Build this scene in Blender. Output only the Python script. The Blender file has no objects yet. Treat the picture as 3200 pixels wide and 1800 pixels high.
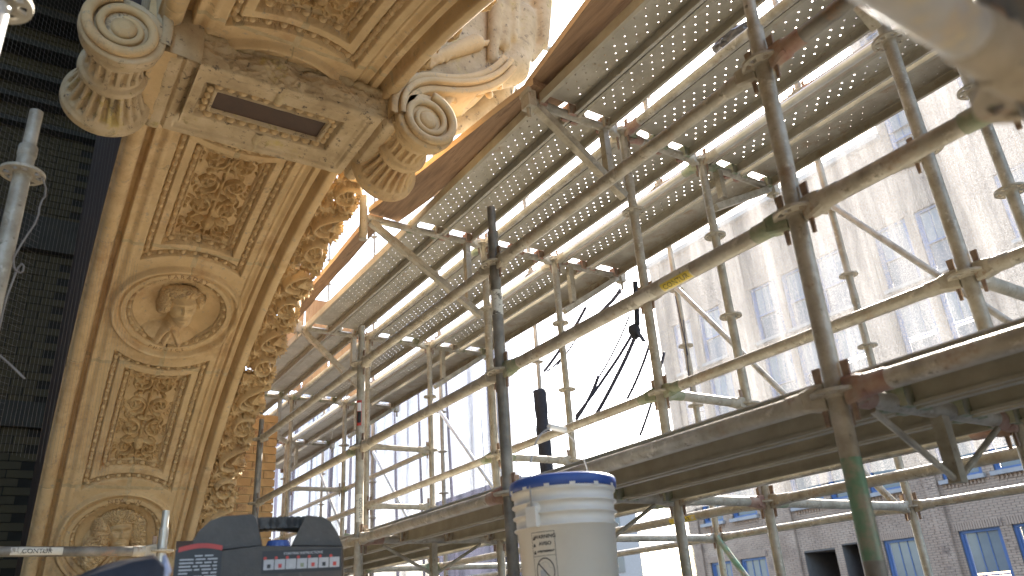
import bpy, math, random
import numpy as np
from mathutils import Vector, Matrix, Euler
random.seed(7); RNG = np.random.default_rng(7)
SC = bpy.context.scene
COL = SC.collection
PI = math.pi

# ------------------------------------------------------------------ camera
cam_d = bpy.data.cameras.new('camera')
cam = bpy.data.objects.new('camera', cam_d); COL.objects.link(cam)
cam_d.sensor_width = 36.0; cam_d.lens = 2367.775/3200*36
cam_d.clip_start = 0.02; cam_d.clip_end = 2000
_p, _r, _y = math.radians(23.63008739), math.radians(-4.07182803), math.radians(55.35628994)
_rt = Vector((1, 0, 0)); _fw = Vector((0, math.cos(_p), math.sin(_p))); _up = Vector((0, -math.sin(_p), math.cos(_p)))
_r2 = _rt*math.cos(_r) + _up*math.sin(_r); _u2 = -_rt*math.sin(_r) + _up*math.cos(_r)
_M = Matrix((_r2, _u2, -_fw)).transposed().to_4x4()
cam.matrix_world = Matrix.Rotation(_y, 4, 'Z') @ _M
cam_d.dof.use_dof = True; cam_d.dof.focus_distance = 4.2; cam_d.dof.aperture_fstop = 3.0
SC.camera = cam

# ------------------------------------------------------------------ daylight
SUN = Vector((-0.3828, 0.7261, 0.5712)).normalized()
W = bpy.data.worlds.new('World'); SC.world = W; W.use_nodes = True
nt = W.node_tree; nt.nodes.clear()
sky = nt.nodes.new('ShaderNodeTexSky'); sky.sky_type = 'NISHITA'; sky.sun_disc = False
sky.sun_elevation = math.asin(SUN.z); sky.sun_rotation = math.atan2(SUN.x, SUN.y)
sky.air_density = 1.0; sky.dust_density = 2.5; sky.altitude = 50
bg = nt.nodes.new('ShaderNodeBackground'); bg.inputs['Strength'].default_value = 0.15
wo = nt.nodes.new('ShaderNodeOutputWorld')
nt.links.new(sky.outputs[0], bg.inputs[0]); nt.links.new(bg.outputs[0], wo.inputs[0])
sd = bpy.data.lights.new('sun', 'SUN'); sd.energy = 5.0; sd.angle = math.radians(0.5); sd.color = (1.0, 0.94, 0.84)
so = bpy.data.objects.new('sun', sd); COL.objects.link(so)
so.rotation_euler = SUN.to_track_quat('Z', 'Y').to_euler(); so.location = SUN*60
SC.view_settings.view_transform = 'Standard'; SC.view_settings.look = 'None'
SC.view_settings.gamma = 1.0; SC.view_settings.use_curve_mapping = False
SC.view_settings.exposure = 2.9

# ------------------------------------------------------------------ helpers
WO = {}     # world origin of every object built
class MB:
    def __init__(s): s.v = []; s.f = []; s.n = 0; s.m = []; s.sm = []
    def add(s, v, f, mi=0, smooth=False):
        s.v.extend([tuple(p) for p in v]); k = s.n
        s.f.extend([tuple(i+k for i in q) for q in f]); s.n += len(v)
        s.m.extend([mi]*len(f)); s.sm.extend([smooth]*len(f)); return s
    def mesh(s, name, mats, origin=(0, 0, 0)):
        me = bpy.data.meshes.new(name)
        o = origin
        me.from_pydata([(a-o[0], b-o[1], c-o[2]) for a, b, c in s.v], [], s.f)
        for m in (mats if isinstance(mats, (list, tuple)) else [mats]): me.materials.append(m)
        me.polygons.foreach_set('material_index', s.m); me.polygons.foreach_set('use_smooth', s.sm)
        me.update(); return me
def frame(d, up=(0, 0, 1)):
    d = Vector(d).normalized(); u = Vector(up)
    if abs(d.dot(u)) > .99: u = Vector((0, 1, 0))
    x = u.cross(d).normalized(); return x, d.cross(x).normalized(), d      # side, up, dir
def box(mb, c, s, mi=0, R=None, smooth=False):
    v = []
    for dx in (-.5, .5):
        for dy in (-.5, .5):
            for dz in (-.5, .5):
                p = Vector((dx*s[0], dy*s[1], dz*s[2]))
                if R is not None: p = R @ p
                v.append(p + Vector(c))
    mb.add(v, [(0, 1, 3, 2), (4, 6, 7, 5), (0, 4, 5, 1), (2, 3, 7, 6), (0, 2, 6, 4), (1, 5, 7, 3)], mi, smooth); return mb
def bar(mb, p0, p1, w, h, mi=0, up=(0, 0, 1)):
    p0 = Vector(p0); p1 = Vector(p1); x, y, d = frame(p1-p0, up); v = []
    for p in (p0, p1):
        for a, b in ((-1, -1), (1, -1), (1, 1), (-1, 1)): v.append(p + x*(a*w/2) + y*(b*h/2))
    mb.add(v, [(0, 1, 5, 4), (1, 2, 6, 5), (2, 3, 7, 6), (3, 0, 4, 7), (3, 2, 1, 0), (4, 5, 6, 7)], mi); return mb
def lathe(mb, p0, d, prof, seg=16, mi=0, up=(0, 0, 1), caps=True, smooth=True, a0=0, a1=2*PI):
    x, y, d = frame(d, up); p0 = Vector(p0); v = []; full = abs(a1-a0-2*PI) < 1e-6
    n = seg if full else seg+1
    for t, r in prof:
        for i in range(n):
            a = a0 + (a1-a0)*i/seg
            v.append(p0 + d*t + x*(r*math.cos(a)) + y*(r*math.sin(a)))
    f = []
    for k in range(len(prof)-1):
        for i in range(seg):
            j = (i+1) % n
            f.append((k*n+i, k*n+j, (k+1)*n+j, (k+1)*n+i))
    mb.add(v, f, mi, smooth)
    if caps and full:
        K = len(prof)-1
        mb.add(v[:n], [tuple(reversed(range(n)))], mi); mb.add(v[K*n:], [tuple(range(n))], mi)
    return mb
def tube(mb, p0, p1, r=.0242, seg=16, mi=0, caps=True, r1=None):
    d = Vector(p1)-Vector(p0); return lathe(mb, p0, d, [(0, r), (d.length, r if r1 is None else r1)], seg, mi, caps=caps)
def polytube(mb, pts, r, seg=6, mi=0):
    pts = [Vector(p) for p in pts]; n = len(pts); V = []
    x = None
    for i, p in enumerate(pts):
        d = (pts[min(i+1, n-1)] - pts[max(i-1, 0)]).normalized()
        if x is None: x = frame(d)[0]
        x = (x - d*x.dot(d)).normalized(); y = d.cross(x)
        rr = r[i] if isinstance(r, (list, tuple)) else r
        for k in range(seg):
            a = 2*PI*k/seg; V.append(p + x*rr*math.cos(a) + y*rr*math.sin(a))
    f = [(i*seg+k, i*seg+(k+1) % seg, (i+1)*seg+(k+1) % seg, (i+1)*seg+k) for i in range(n-1) for k in range(seg)]
    f += [tuple(reversed(range(seg))), tuple((n-1)*seg+k for k in range(seg))]
    mb.add(V, f, mi, True); return mb
def tag(o, label=None, cat=None, group=None, kind=None):
    if label: o['label'] = label
    if cat: o['category'] = cat
    if group: o['group'] = group
    if kind: o['kind'] = kind
    return o
def empty(name, loc, label=None, cat=None, group=None, kind=None):
    o = bpy.data.objects.new(name, None); COL.objects.link(o); o.location = loc; o.empty_display_size = .1
    WO[o.name] = Vector(loc); return tag(o, label, cat, group, kind)
def put(name, me, origin=(0, 0, 0), parent=None, rot=None, scale=None):
    o = bpy.data.objects.new(name, me); COL.objects.link(o)
    o.location = Vector(origin) - (WO[parent.name] if parent else Vector((0, 0, 0)))
    if parent: o.parent = parent
    if rot is not None: o.rotation_euler = rot
    if scale is not None: o.scale = scale
    WO[o.name] = Vector(origin); return o
def build(name, mb, mats, parent=None, origin=None):
    if origin is None:
        a = np.array(mb.v); c = a.mean(0); origin = (float(c[0]), float(c[1]), float(a[:, 2].min()))
    return put(name, mb.mesh(name, mats, origin), origin, parent)
def gridmesh(name, P, mats, keep=None, smooth=True, matidx=None, origin=None):
    """P: (nu,nv,3) array -> quad grid mesh"""
    nu, nv = P.shape[:2]
    o = P.reshape(-1, 3).mean(0) if origin is None else np.array(origin, float)
    idx = np.arange(nu*nv).reshape(nu, nv)
    q = np.stack([idx[:-1, :-1], idx[1:, :-1], idx[1:, 1:], idx[:-1, 1:]], -1).reshape(-1, 4)
    if keep is not None: q = q[keep.reshape(-1)]
    used = np.zeros(nu*nv, bool); used[q.reshape(-1)] = True
    re = np.cumsum(used)-1; q = re[q]; V = (P.reshape(-1, 3)-o)[used]
    me = bpy.data.meshes.new(name); me.vertices.add(len(V)); me.vertices.foreach_set('co', V.astype(np.float32).reshape(-1))
    me.loops.add(q.size); me.loops.foreach_set('vertex_index', q.astype(np.int32).reshape(-1))
    me.polygons.add(len(q)); me.polygons.foreach_set('loop_start', (np.arange(len(q))*4).astype(np.int32))
    me.polygons.foreach_set('loop_total', np.full(len(q), 4, np.int32))
    me.polygons.foreach_set('use_smooth', np.full(len(q), smooth))
    for m in (mats if isinstance(mats, (list, tuple)) else [mats]): me.materials.append(m)
    me.update(calc_edges=True); me.validate(); return me, tuple(float(t) for t in o)

# ------------------------------------------------------------------ materials
def mat(name, cols, scale=8, rough=.6, metal=0, bump=0, bscale=None, detail=6, spots=None, coord='Object', rvar=.12, stretch=None, rust=None):
    m = bpy.data.materials.new(name); m.use_nodes = True; N = m.node_tree.nodes; L = m.node_tree.links
    b = N['Principled BSDF']; b.inputs['Metallic'].default_value = metal
    tc = N.new('ShaderNodeTexCoord'); src = tc.outputs[coord]
    if coord == 'World':
        pass
    if stretch:
        mp = N.new('ShaderNodeMapping'); mp.inputs['Scale'].default_value = stretch; L.new(src, mp.inputs[0]); src = mp.outputs[0]
    n1 = N.new('ShaderNodeTexNoise'); n1.inputs['Scale'].default_value = scale; n1.inputs['Detail'].default_value = detail; n1.inputs['Roughness'].default_value = .62
    L.new(src, n1.inputs['Vector'])
    cr = N.new('ShaderNodeValToRGB'); L.new(n1.outputs['Fac'], cr.inputs[0])
    e = cr.color_ramp; k = len(cols)
    while len(e.elements) < k: e.elements.new(.5)
    for i, c in enumerate(cols):
        e.elements[i].position = .3 + .42*i/(k-1) if k > 1 else 0; e.elements[i].color = (*c, 1)
    out = cr.outputs[0]
    for sp in ([spots] if isinstance(spots, tuple) else (spots or [])):
        col, sc, lo, hi = sp[:4]
        n2 = N.new('ShaderNodeTexNoise'); n2.inputs['Scale'].default_value = sc; n2.inputs['Detail'].default_value = 8; n2.inputs['Roughness'].default_value = .7
        L.new(src, n2.inputs['Vector'])
        mr = N.new('ShaderNodeMapRange'); mr.inputs[1].default_value = lo; mr.inputs[2].default_value = hi; L.new(n2.outputs['Fac'], mr.inputs[0])
        mx = N.new('ShaderNodeMix'); mx.data_type = 'RGBA'; L.new(mr.outputs[0], mx.inputs[0]); L.new(out, mx.inputs[6]); mx.inputs[7].default_value = (*col, 1)
        out = mx.outputs[2]
    L.new(out, b.inputs['Base Color'])
    mr = N.new('ShaderNodeMapRange'); mr.inputs[3].default_value = rough-rvar; mr.inputs[4].default_value = min(1, rough+rvar); L.new(n1.outputs['Fac'], mr.inputs[0]); L.new(mr.outputs[0], b.inputs['Roughness'])
    if bump:
        n3 = N.new('ShaderNodeTexNoise'); n3.inputs['Scale'].default_value = bscale or scale*6; n3.inputs['Detail'].default_value = 6; L.new(src, n3.inputs['Vector'])
        bp = N.new('ShaderNodeBump'); bp.inputs['Strength'].default_value = bump; bp.inputs['Distance'].default_value = .004; L.new(n3.outputs['Fac'], bp.inputs['Height']); L.new(bp.outputs[0], b.inputs['Normal'])
    return m
M = {}
STA = ((.23, .17, .10), (.31, .245, .155))
M['tube'] = mat('galvanised_tube_steel', [(.25, .22, .165), (.40, .365, .29), (.55, .52, .45)], 11, .52, .2, .45, 90, spots=[((.30, .19, .11), 5, .57, .72), ((.56, .52, .43), 24, .58, .66), ((.20, .175, .13), 40, .60, .68)])
M['tube_dark'] = mat('weathered_dark_tube_steel', [(.11, .10, .085), (.20, .185, .155), (.31, .29, .25)], 9, .5, .2, .25, 60, spots=((.28, .17, .10), 6, .58, .7))
M['tube_new'] = mat('bright_galvanised_steel', [(.42, .41, .36), (.52, .51, .46), (.60, .59, .54)], 7, .38, .5, .15, 60, spots=((.44, .33, .2), 5, .62, .72))
M['tube_green'] = mat('green_paint_on_worn_tube', [(.10, .20, .13), (.16, .30, .19), (.33, .37, .29)], 6, .45, .15, .2, 60, spots=((.33, .29, .22), 7, .48, .60))
M['cast'] = mat('cast_scaffold_fitting', [(.32, .285, .215), (.43, .39, .31), (.52, .48, .39)], 22, .65, .1, .3, 90, spots=((.26, .15, .09), 20, .56, .68))
M['green'] = mat('green_painted_fitting', [(.14, .20, .11), (.27, .29, .19), (.40, .37, .29)], 20, .6, .1, .2, 90)
M['red'] = mat('red_painted_fitting', [(.25, .11, .08), (.34, .22, .16), (.40, .33, .26)], 20, .6, .1, .2, 90)
M['rustf'] = mat('rusty_fitting', [(.17, .11, .08), (.26, .18, .13), (.36, .29, .22)], 24, .75, .1, .3, 90)
M['plank'] = mat('galvanised_plank_steel', [(.33, .30, .235), (.43, .40, .33), (.52, .49, .42)], 5, .55, .15, .25, 80, spots=[((.36, .27, .17), 6, .57, .72), ((.24, .21, .16), 26, .60, .70)])
M['plank2'] = mat('brown_stained_plank_steel', [(.25, .21, .15), (.34, .30, .23), (.42, .39, .31)], 5, .55, .3, .25, 80, spots=[((.27, .17, .09), 7, .54, .70), ((.42, .40, .33), 26, .62, .70)])
M['rail'] = mat('dusty_plank_edge', [(.30, .27, .205), (.37, .34, .265), (.44, .41, .33)], 7, .6, .15, .2, 80)
M['wood'] = mat('weathered_timber', [(.15, .09, .05), (.27, .17, .10), (.38, .26, .16)], 5, .75, 0, .5, 30, stretch=(.5, 5, 5), spots=((.10, .05, .03), 5, .56, .7))
M['ply'] = mat('plywood', [(.34, .19, .09), (.46, .28, .14), (.54, .36, .20)], 3, .75, 0, .3, 20, stretch=(5, 5, .5), spots=((.22, .11, .06), 3, .58, .7))
M['woodlight'] = mat('pale_sawn_timber', [(.46, .30, .15), (.60, .42, .24), (.68, .50, .30)], 4, .7, 0, .3, 30, stretch=(.6, 5, 5))
M['stone'] = mat('carved_buff_limestone', [(.49, .335, .165), (.63, .455, .24), (.71, .54, .31)], 2.2, .85, 0, .4, 70, spots=[((.42, .24, .10), 1.9, .52, .72), ((.22, .16, .10), 9, .60, .74), ((.40, .33, .24), 30, .58, .68)], rvar=.05)
M['stone_dirty'] = mat('weathered_limestone', [(.38, .28, .16), (.52, .40, .24), (.62, .50, .33)], 5, .9, 0, .8, 45, spots=[((.13, .10, .07), 24, .57, .66), ((.55, .43, .17), 3, .58, .66), ((.20, .16, .11), 4, .60, .70)], rvar=.05)
M['ochre'] = mat('ochre_limestone_relief', [(.36, .22, .085), (.50, .33, .145), (.62, .45, .23)], 6, .85, 0, .35, 70, spots=((.20, .11, .04), 9, .58, .72), rvar=.05)
M['mortar'] = mat('mortar', [(.40, .30, .16), (.50, .385, .22), (.58, .47, .29)], 20, .95, 0, .5, 60)
M['brick_y'] = mat('buff_brick', [(.36, .20, .08), (.48, .30, .13), (.58, .40, .20)], 3, .85, 0, .5, 60, spots=((.25, .13, .06), 5, .55, .66))
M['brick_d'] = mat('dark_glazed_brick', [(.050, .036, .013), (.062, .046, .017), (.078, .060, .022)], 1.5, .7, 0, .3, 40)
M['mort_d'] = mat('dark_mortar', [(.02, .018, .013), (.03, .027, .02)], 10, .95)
M['brick_g'] = mat('grey_tan_brick', [(.235, .165, .115), (.31, .225, .16), (.385, .29, .21)], 1.3, .9, 0, .2, 30, spots=((.17, .12, .09), 2.5, .55, .68))
M['mort_g'] = mat('pale_grey_mortar', [(.10, .09, .08), (.13, .115, .10)], 8, .95)
M['conc'] = mat('pale_cast_stone', [(.24, .225, .21), (.30, .285, .27)], 6, .9)
M['blue'] = mat('blue_window_paint', [(.03, .07, .17), (.045, .095, .22), (.06, .11, .24)], 3, .45)
M['glass'] = mat('window_glass', [(.10, .12, .13), (.18, .20, .20)], .9, .08, 0)
M['glassd'] = mat('dark_window_glass', [(.05, .06, .07), (.10, .11, .12)], .9, .08, 0)
M['curtain'] = mat('pale_curtain', [(.42, .41, .38), (.55, .54, .50)], 5, .9, stretch=(6, 6, .5))
M['black'] = mat('black_plastic', [(.050, .044, .037), (.072, .064, .054), (.105, .095, .08)], 9, .55, 0, .3, 120, spots=((.14, .125, .10), 22, .60, .72))
M['blacknet'] = mat('black_netting', [(.012, .012, .016), (.03, .03, .036)], 30, .8)
M['cord'] = mat('dark_cord', [(.03, .035, .06), (.06, .065, .10)], 20, .8)
M['white'] = mat('cream_white_plastic', [(.66, .62, .53), (.74, .71, .63), (.78, .75, .68)], 3, .35, 0, .05, 40, spots=((.58, .50, .36), 6, .66, .78))
M['lid'] = mat('blue_plastic', [(.03, .07, .26), (.04, .10, .34)], 5, .4)
M['lidw'] = mat('white_lid_top', [(.70, .70, .70), (.8, .8, .8)], 5, .4)
M['print'] = mat('black_print', [(.02, .02, .02), (.03, .03, .03)], 9, .5)
M['printw'] = mat('grey_print', [(.42, .42, .42), (.55, .55, .55)], 9, .5)
M['printr'] = mat('red_print', [(.42, .04, .03), (.55, .07, .05)], 9, .5)
M['sticker'] = mat('yellow_sticker', [(.62, .48, .05), (.78, .62, .10)], 14, .5, spots=((.60, .56, .42), 20, .55, .62))
M['stickw'] = mat('pale_worn_sticker', [(.55, .52, .43), (.66, .63, .54)], 20, .6, spots=((.30, .26, .20), 30, .55, .62))
M['paintw'] = mat('flaking_white_paint', [(.55, .54, .48), (.68, .67, .60)], 20, .6, spots=((.12, .11, .09), 30, .53, .58))
M['yellow'] = mat('yellow_paint', [(.50, .36, .02), (.66, .49, .03)], 8, .5, spots=((.2, .12, .04), 12, .6, .7))
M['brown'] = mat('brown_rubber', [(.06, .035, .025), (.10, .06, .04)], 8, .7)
M['tarp'] = mat('dark_blue_tarpaulin', [(.03, .034, .045), (.05, .055, .07)], 5, .5, 0, .4, 25)
M['pale'] = mat('pale_blue_edge_light', [(.42, .45, .58), (.55, .58, .68)], 5, .6)
M['floor'] = mat('dusty_plywood_floor', [(.46, .37, .26), (.56, .46, .33), (.64, .54, .40)], 2, .85, 0, .3, 20)
M['street'] = mat('street_asphalt', [(.045, .045, .045), (.06, .06, .058)], 3, .9)
M['walk'] = mat('pavement_concrete', [(.25, .24, .22), (.33, .32, .30)], 2, .9)
M['wire'] = mat('galvanised_wire', [(.35, .34, .33), (.45, .44, .43)], 20, .4, .6)
M['string'] = mat('old_string', [(.22, .19, .17), (.30, .27, .24)], 20, .9)
def netmat(name, col, dens, stretch, vor=260, dk=.75):
    """woven debris netting: threads with fine holes that let light through"""
    m = bpy.data.materials.new(name); m.use_nodes = True; N = m.node_tree.nodes; L = m.node_tree.links; N.clear()
    tc = N.new('ShaderNodeTexCoord'); mp = N.new('ShaderNodeMapping'); mp.inputs['Scale'].default_value = stretch; L.new(tc.outputs['Object'], mp.inputs[0])
    n = N.new('ShaderNodeTexNoise'); n.inputs['Scale'].default_value = 3; n.inputs['Detail'].default_value = 9; n.inputs['Roughness'].default_value = .75; L.new(mp.outputs[0], n.inputs['Vector'])
    w = N.new('ShaderNodeTexNoise'); w.inputs['Scale'].default_value = vor; w.inputs['Detail'].default_value = 2; L.new(tc.outputs['Object'], w.inputs['Vector'])
    add = N.new('ShaderNodeMath'); add.operation = 'MULTIPLY_ADD'; L.new(n.outputs['Fac'], add.inputs[0]); add.inputs[1].default_value = .9
    w2 = N.new('ShaderNodeMath'); w2.operation = 'MULTIPLY'; L.new(w.outputs['Fac'], w2.inputs[0]); w2.inputs[1].default_value = .9; L.new(w2.outputs[0], add.inputs[2])
    mr = N.new('ShaderNodeMapRange'); mr.inputs[1].default_value = .72; mr.inputs[2].default_value = 1.08; mr.inputs[3].default_value = dens[0]; mr.inputs[4].default_value = dens[1]; L.new(add.outputs[0], mr.inputs[0])
    tr = N.new('ShaderNodeBsdfTransparent'); tl = N.new('ShaderNodeBsdfTranslucent'); df = N.new('ShaderNodeBsdfDiffuse')
    s2 = N.new('ShaderNodeMapping'); s2.inputs['Scale'].default_value = (stretch[0]*3, stretch[1]*3, stretch[2]*.6); L.new(tc.outputs['Object'], s2.inputs[0])
    n5 = N.new('ShaderNodeTexNoise'); n5.inputs['Scale'].default_value = 1.2; n5.inputs['Detail'].default_value = 4; L.new(s2.outputs[0], n5.inputs['Vector'])
    cr = N.new('ShaderNodeValToRGB'); cr.color_ramp.elements[0].position = .36; cr.color_ramp.elements[1].position = .64; cr.color_ramp.elements[0].color = (col[0]*dk, col[1]*dk, col[2]*dk, 1); cr.color_ramp.elements[1].color = (*col, 1)  # shading of the folds put in as darker vertical colour streaks
    L.new(n5.outputs['Fac'], cr.inputs[0]); L.new(cr.outputs[0], tl.inputs[0]); L.new(cr.outputs[0], df.inputs[0])
    mx = N.new('ShaderNodeMixShader'); mx.inputs[0].default_value = .5; L.new(tl.outputs[0], mx.inputs[1]); L.new(df.outputs[0], mx.inputs[2])
    m2 = N.new('ShaderNodeMixShader'); L.new(mr.outputs[0], m2.inputs[0]); L.new(tr.outputs[0], m2.inputs[1]); L.new(mx.outputs[0], m2.inputs[2])
    o = N.new('ShaderNodeOutputMaterial'); L.new(m2.outputs[0], o.inputs[0]); return m
M['rusty_zinc'] = mat('zinc_tube_with_rust_blotches', [(.36, .37, .36), (.50, .51, .50), (.62, .62, .60)], 12, .5, .1, .3, 60, spots=[((.45, .20, .07), 9, .53, .66), ((.62, .58, .44), 18, .55, .66)])
M['net'] = netmat('white_debris_netting', (.29, .285, .285), (.08, .92), (1.6, 1.6, .12))
M['netb'] = netmat('bluish_debris_netting', (.060, .060, .085), (.72, 1.0), (3.0, 3.0, .06), dk=.35)
M['netk'] = netmat('black_debris_netting', (.02, .02, .03), (.5, 1.0), (6, 6, .3))
# ================================================================== scaffold
CX = {'q': -.46, 'p': .46, '0': -1.068, '1': -2.556, '2': -4.07, '3': -6.125, '4': -8.26, '5': -10.4, '6': -12.5}
RY = {'1': 1.681, '2': 2.592, '3': 3.218, '4': 4.493}
def Z(k): return 1.957 - .5*k
def node(c, r, k):
    x = CX[c]; y = RY[r]; z = Z(k)
    if (c, r) == ('0', '1'): x += .022*(z-.4)
    return Vector((x, y, z))
scaf = empty('scaffold', (-4, 2.6, -8), 'tubular steel scaffold of upright standards, ledgers and braces beside the carved arch', 'scaffold')
# shared fitting meshes ------------------------------------------------
def rosette_mesh():
    mb = MB(); S = 24
    for z0, z1, r0, r1 in ((-.0045, .0045, .0505, .0615), (-.0045, .0045, .0243, .035)):
        v = []
        for i in range(S):
            a = 2*PI*i/S; c, s = math.cos(a), math.sin(a)
            v += [(r0*c, r0*s, z0), (r1*c, r1*s, z0), (r1*c, r1*s, z1), (r0*c, r0*s, z1)]
        f = []
        for i in range(S):
            j = (i+1) % S
            for k in range(4): f.append((i*4+k, i*4+(k+1) % 4, j*4+(k+1) % 4, j*4+k))
        mb.add(v, f)
    for i in range(8):
        a = PI/8 + 2*PI*i/8; R = Matrix.Rotation(a, 3, 'Z')
        box(mb, R @ Vector((.043, 0, 0)), (.018, .012 if i % 2 else .02, .0085), R=R)
    lathe(mb, (0, 0, -.012), (0, 0, 1), [(0, .0252), (.006, .0275), (.018, .0275), (.024, .0252)], 16, caps=False)
    return mb.mesh('rosette', M['cast'])
ROS = rosette_mesh()
def head_mesh(m):      # ledger head: points along +X towards the rosette at the origin
    mb = MB()
    v = []; P = [(-.088, .0255, .0255), (-.066, .022, .031), (-.044, .015, .034), (-.027, .011, .034)]
    for x, w, h in P:
        for a, b in ((-1, -.8), (-.6, -1), (.6, -1), (1, -.8), (1, .8), (.6, 1), (-.6, 1), (-1, .8)): v.append((x, a*w, b*h))
    f = [(k*8+i, k*8+(i+1) % 8, (k+1)*8+(i+1) % 8, (k+1)*8+i) for k in range(3) for i in range(8)]
    f += [tuple(reversed(range(8))), tuple(24+i for i in range(8))]
    mb.add(v, f)
    lathe(mb, (-.142, 0, 0), (1, 0, 0), [(0, .0245), (.004, .0268), (.05, .0275), (.06, .0285)], 14)
    mb.add([(-.052, -.0035, .075), (-.030, -.0035, .075), (-.036, -.0035, -.075), (-.046, -.0035, -.075),
            (-.052, .0035, .075), (-.030, .0035, .075), (-.036, .0035, -.075), (-.046, .0035, -.075)],
           [(0, 1, 2, 3), (7, 6, 5, 4), (0, 4, 5, 1), (1, 5, 6, 2), (2, 6, 7, 3), (3, 7, 4, 0)], 1)
    return mb.mesh('ledger_head', [m, M['rustf']])
HEADS = [head_mesh(M['cast']), head_mesh(M['cast']), head_mesh(M['green']), head_mesh(M['red'])]
def add_rosette(parent, p):
    o = put('rosette', ROS, p, parent); o.rotation_euler = (0, 0, random.random()*.3); return o
def add_head(parent, p, d, kind=None):
    k = random.choice((0, 0, 1, 0, 2, 3)) if kind is None else kind
    d = Vector(d); return put('ledger_head', HEADS[k], p, parent, rot=(0, -math.asin(max(-1, min(1, d.normalized().z))), math.atan2(d.y, d.x)))
# standards --------------------------------------------------------------
def standard(c, r, z0, z1, ks, m='tube', spigot=True, joints=(), two=None):
    a = node(c, r, 0); q = lambda z: Vector((CX[c] + (.022*(z-.4) if (c, r) == ('0', '1') else 0), RY[r], z))
    mb = MB(); zt = z1-.13 if spigot else z1
    if two:
        tube(mb, q(z0), q(two[0]), mi=1); tube(mb, q(two[0]+.0005), q(two[1]), r=.0243, mi=2); tube(mb, q(two[1]+.0005), q(zt))
    else: tube(mb, q(z0), q(zt))
    if spigot:
        tube(mb, q(zt), q(z1), r=.019)
        x, y, d = frame((0, 0, 1)); tube(mb, q(z1-.05)+Vector((0, -.0192, 0)), q(z1-.05)+Vector((0, -.0180, 0)), r=.006, seg=8, mi=1)
    for zj in joints:
        lathe(mb, q(zj), (0, 0, 1), [(0, .0243), (.004, .0268), (.09, .0268), (.094, .0243)], 16, caps=False)
    o = build('standard', mb, [M[m], M['tube_dark'], M['tube_green']], scaf, origin=tuple(q(z0)))
    for k in ks: add_rosette(o, q(Z(k)))
    return o
S_C = standard('0', '1', -8, 1.72, range(0, 6), two=(.07, .30)); S_C['label'] = 'standard with faded green paint on its lower half'
standard('1', '1', -8, 1.75, (1, 2, 3, 4, 5), 'tube_dark')
standard('2', '1', -8, 1.70, (1, 2, 3, 4, 5), 'tube')
standard('3', '1', -8, 1.62, (1, 2, 3, 4, 5), 'tube_dark')
standard('q', '1', -8, 2.3, (1, 2, 3), 'tube', spigot=False)
standard('0', '2', -8, 3.6, (-2, -1, 0, 1, 2, 3, 4), spigot=False, joints=(2.1,))
standard('1', '2', -8, 2.50, (-1, 0, 1, 2, 3, 4), spigot=False, joints=(2.10,))
for c in '2345': standard(c, '2', -8, 2.50, (-1, 0, 1, 2, 3, 4), spigot=False, joints=(1.75,) if c == '2' else ())
standard('p', '2', -8, 2.6, (0, 1, 2, 3), spigot=False)
for c in ('p', '0', '1', '2', '3', '4', '5', '6'): standard(c, '3', -8, 2.50 if c not in 'p0' else 3.4, (-1, 0, 1, 2, 3, 4), spigot=False)
for c in ('p', '0', '1', '2', '3', '4', '5', '6'): standard(c, '4', -8, 7.0, range(-9, 6), spigot=False, joints=(1.75,))
# ledgers ------------------------------------------------------------------
def ledger(a, b, m='tube', name='ledger', ha=None, hb=None, heads=(True, True)):
    a = Vector(a); b = Vector(b); d = (b-a).normalized(); mb = MB(); tube(mb, a+d*.08, b-d*.08)
    o = build(name, mb, M[m], scaf, origin=tuple(a))
    if heads[0]: add_head(o, a, -d, ha)
    if heads[1]: add_head(o, b, d, hb)
    return o
def run(cols, r, k, m='tube', **kw):
    return [ledger(node(cols[i], r, k), node(cols[i+1], r, k), m, **kw) for i in range(len(cols)-1)]
L0 = run('3210', '1', 1); ledger(node('0', '1', 1), node('q', '1', 1), 'tube_dark', ha=3)
L1a = run('321', '1', 2); L1 = ledger(node('1', '1', 2), node('0', '1', 2), 'tube', ha=2, hb=2)
ledger(node('0', '1', 2), node('q', '1', 2), 'tube', ha=0)
L3 = run('3210', '1', 3); ledger(node('0', '1', 3), (.46, 1.681, .457), 'tube', ha=3)
run('54321', '2', 2); ledger(node('1', '2', 2), node('0', '2', 2)); ledger(node('0', '2', 2), node('p', '2', 2))
run('21', '2', 1); run('10', '2', 1)
run('543210p', '2', -1, 'tube'); run('6543210p', '3', -1, 'tube_new')
run('6543', '3', 1)
run('543210p', '2', 3); run('3210p', '3', 3); run('43210p', '4', 3)
run('6543210p', '4', -3)
def transom(c, r0, r1, k, m='tube', **kw): return ledger(node(c, r0, k), node(c, r1, k), m, name='transom', **kw)
for c in '0123456':
    if c != '6': transom(c, '2', '3', -1)
    transom(c, '3', '4', 3 if c in '0123' else 2)
transom('1', '2', '3', 2); transom('2', '2', '3', 2); transom('3', '2', '3', 2); transom('3', '2', '3', 1); transom('4', '2', '3', 1); transom('0', '2', '3', 2)
for c in '0123': transom(c, '2', '3', 3)
# horizontal tube at the top, between two higher lifts
mb = MB(); tube(mb, (-3.97, 2.5, 4.457), (-3.97, 4.5, 4.457)); build('transom', mb, M['tube_new'], scaf)
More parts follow.
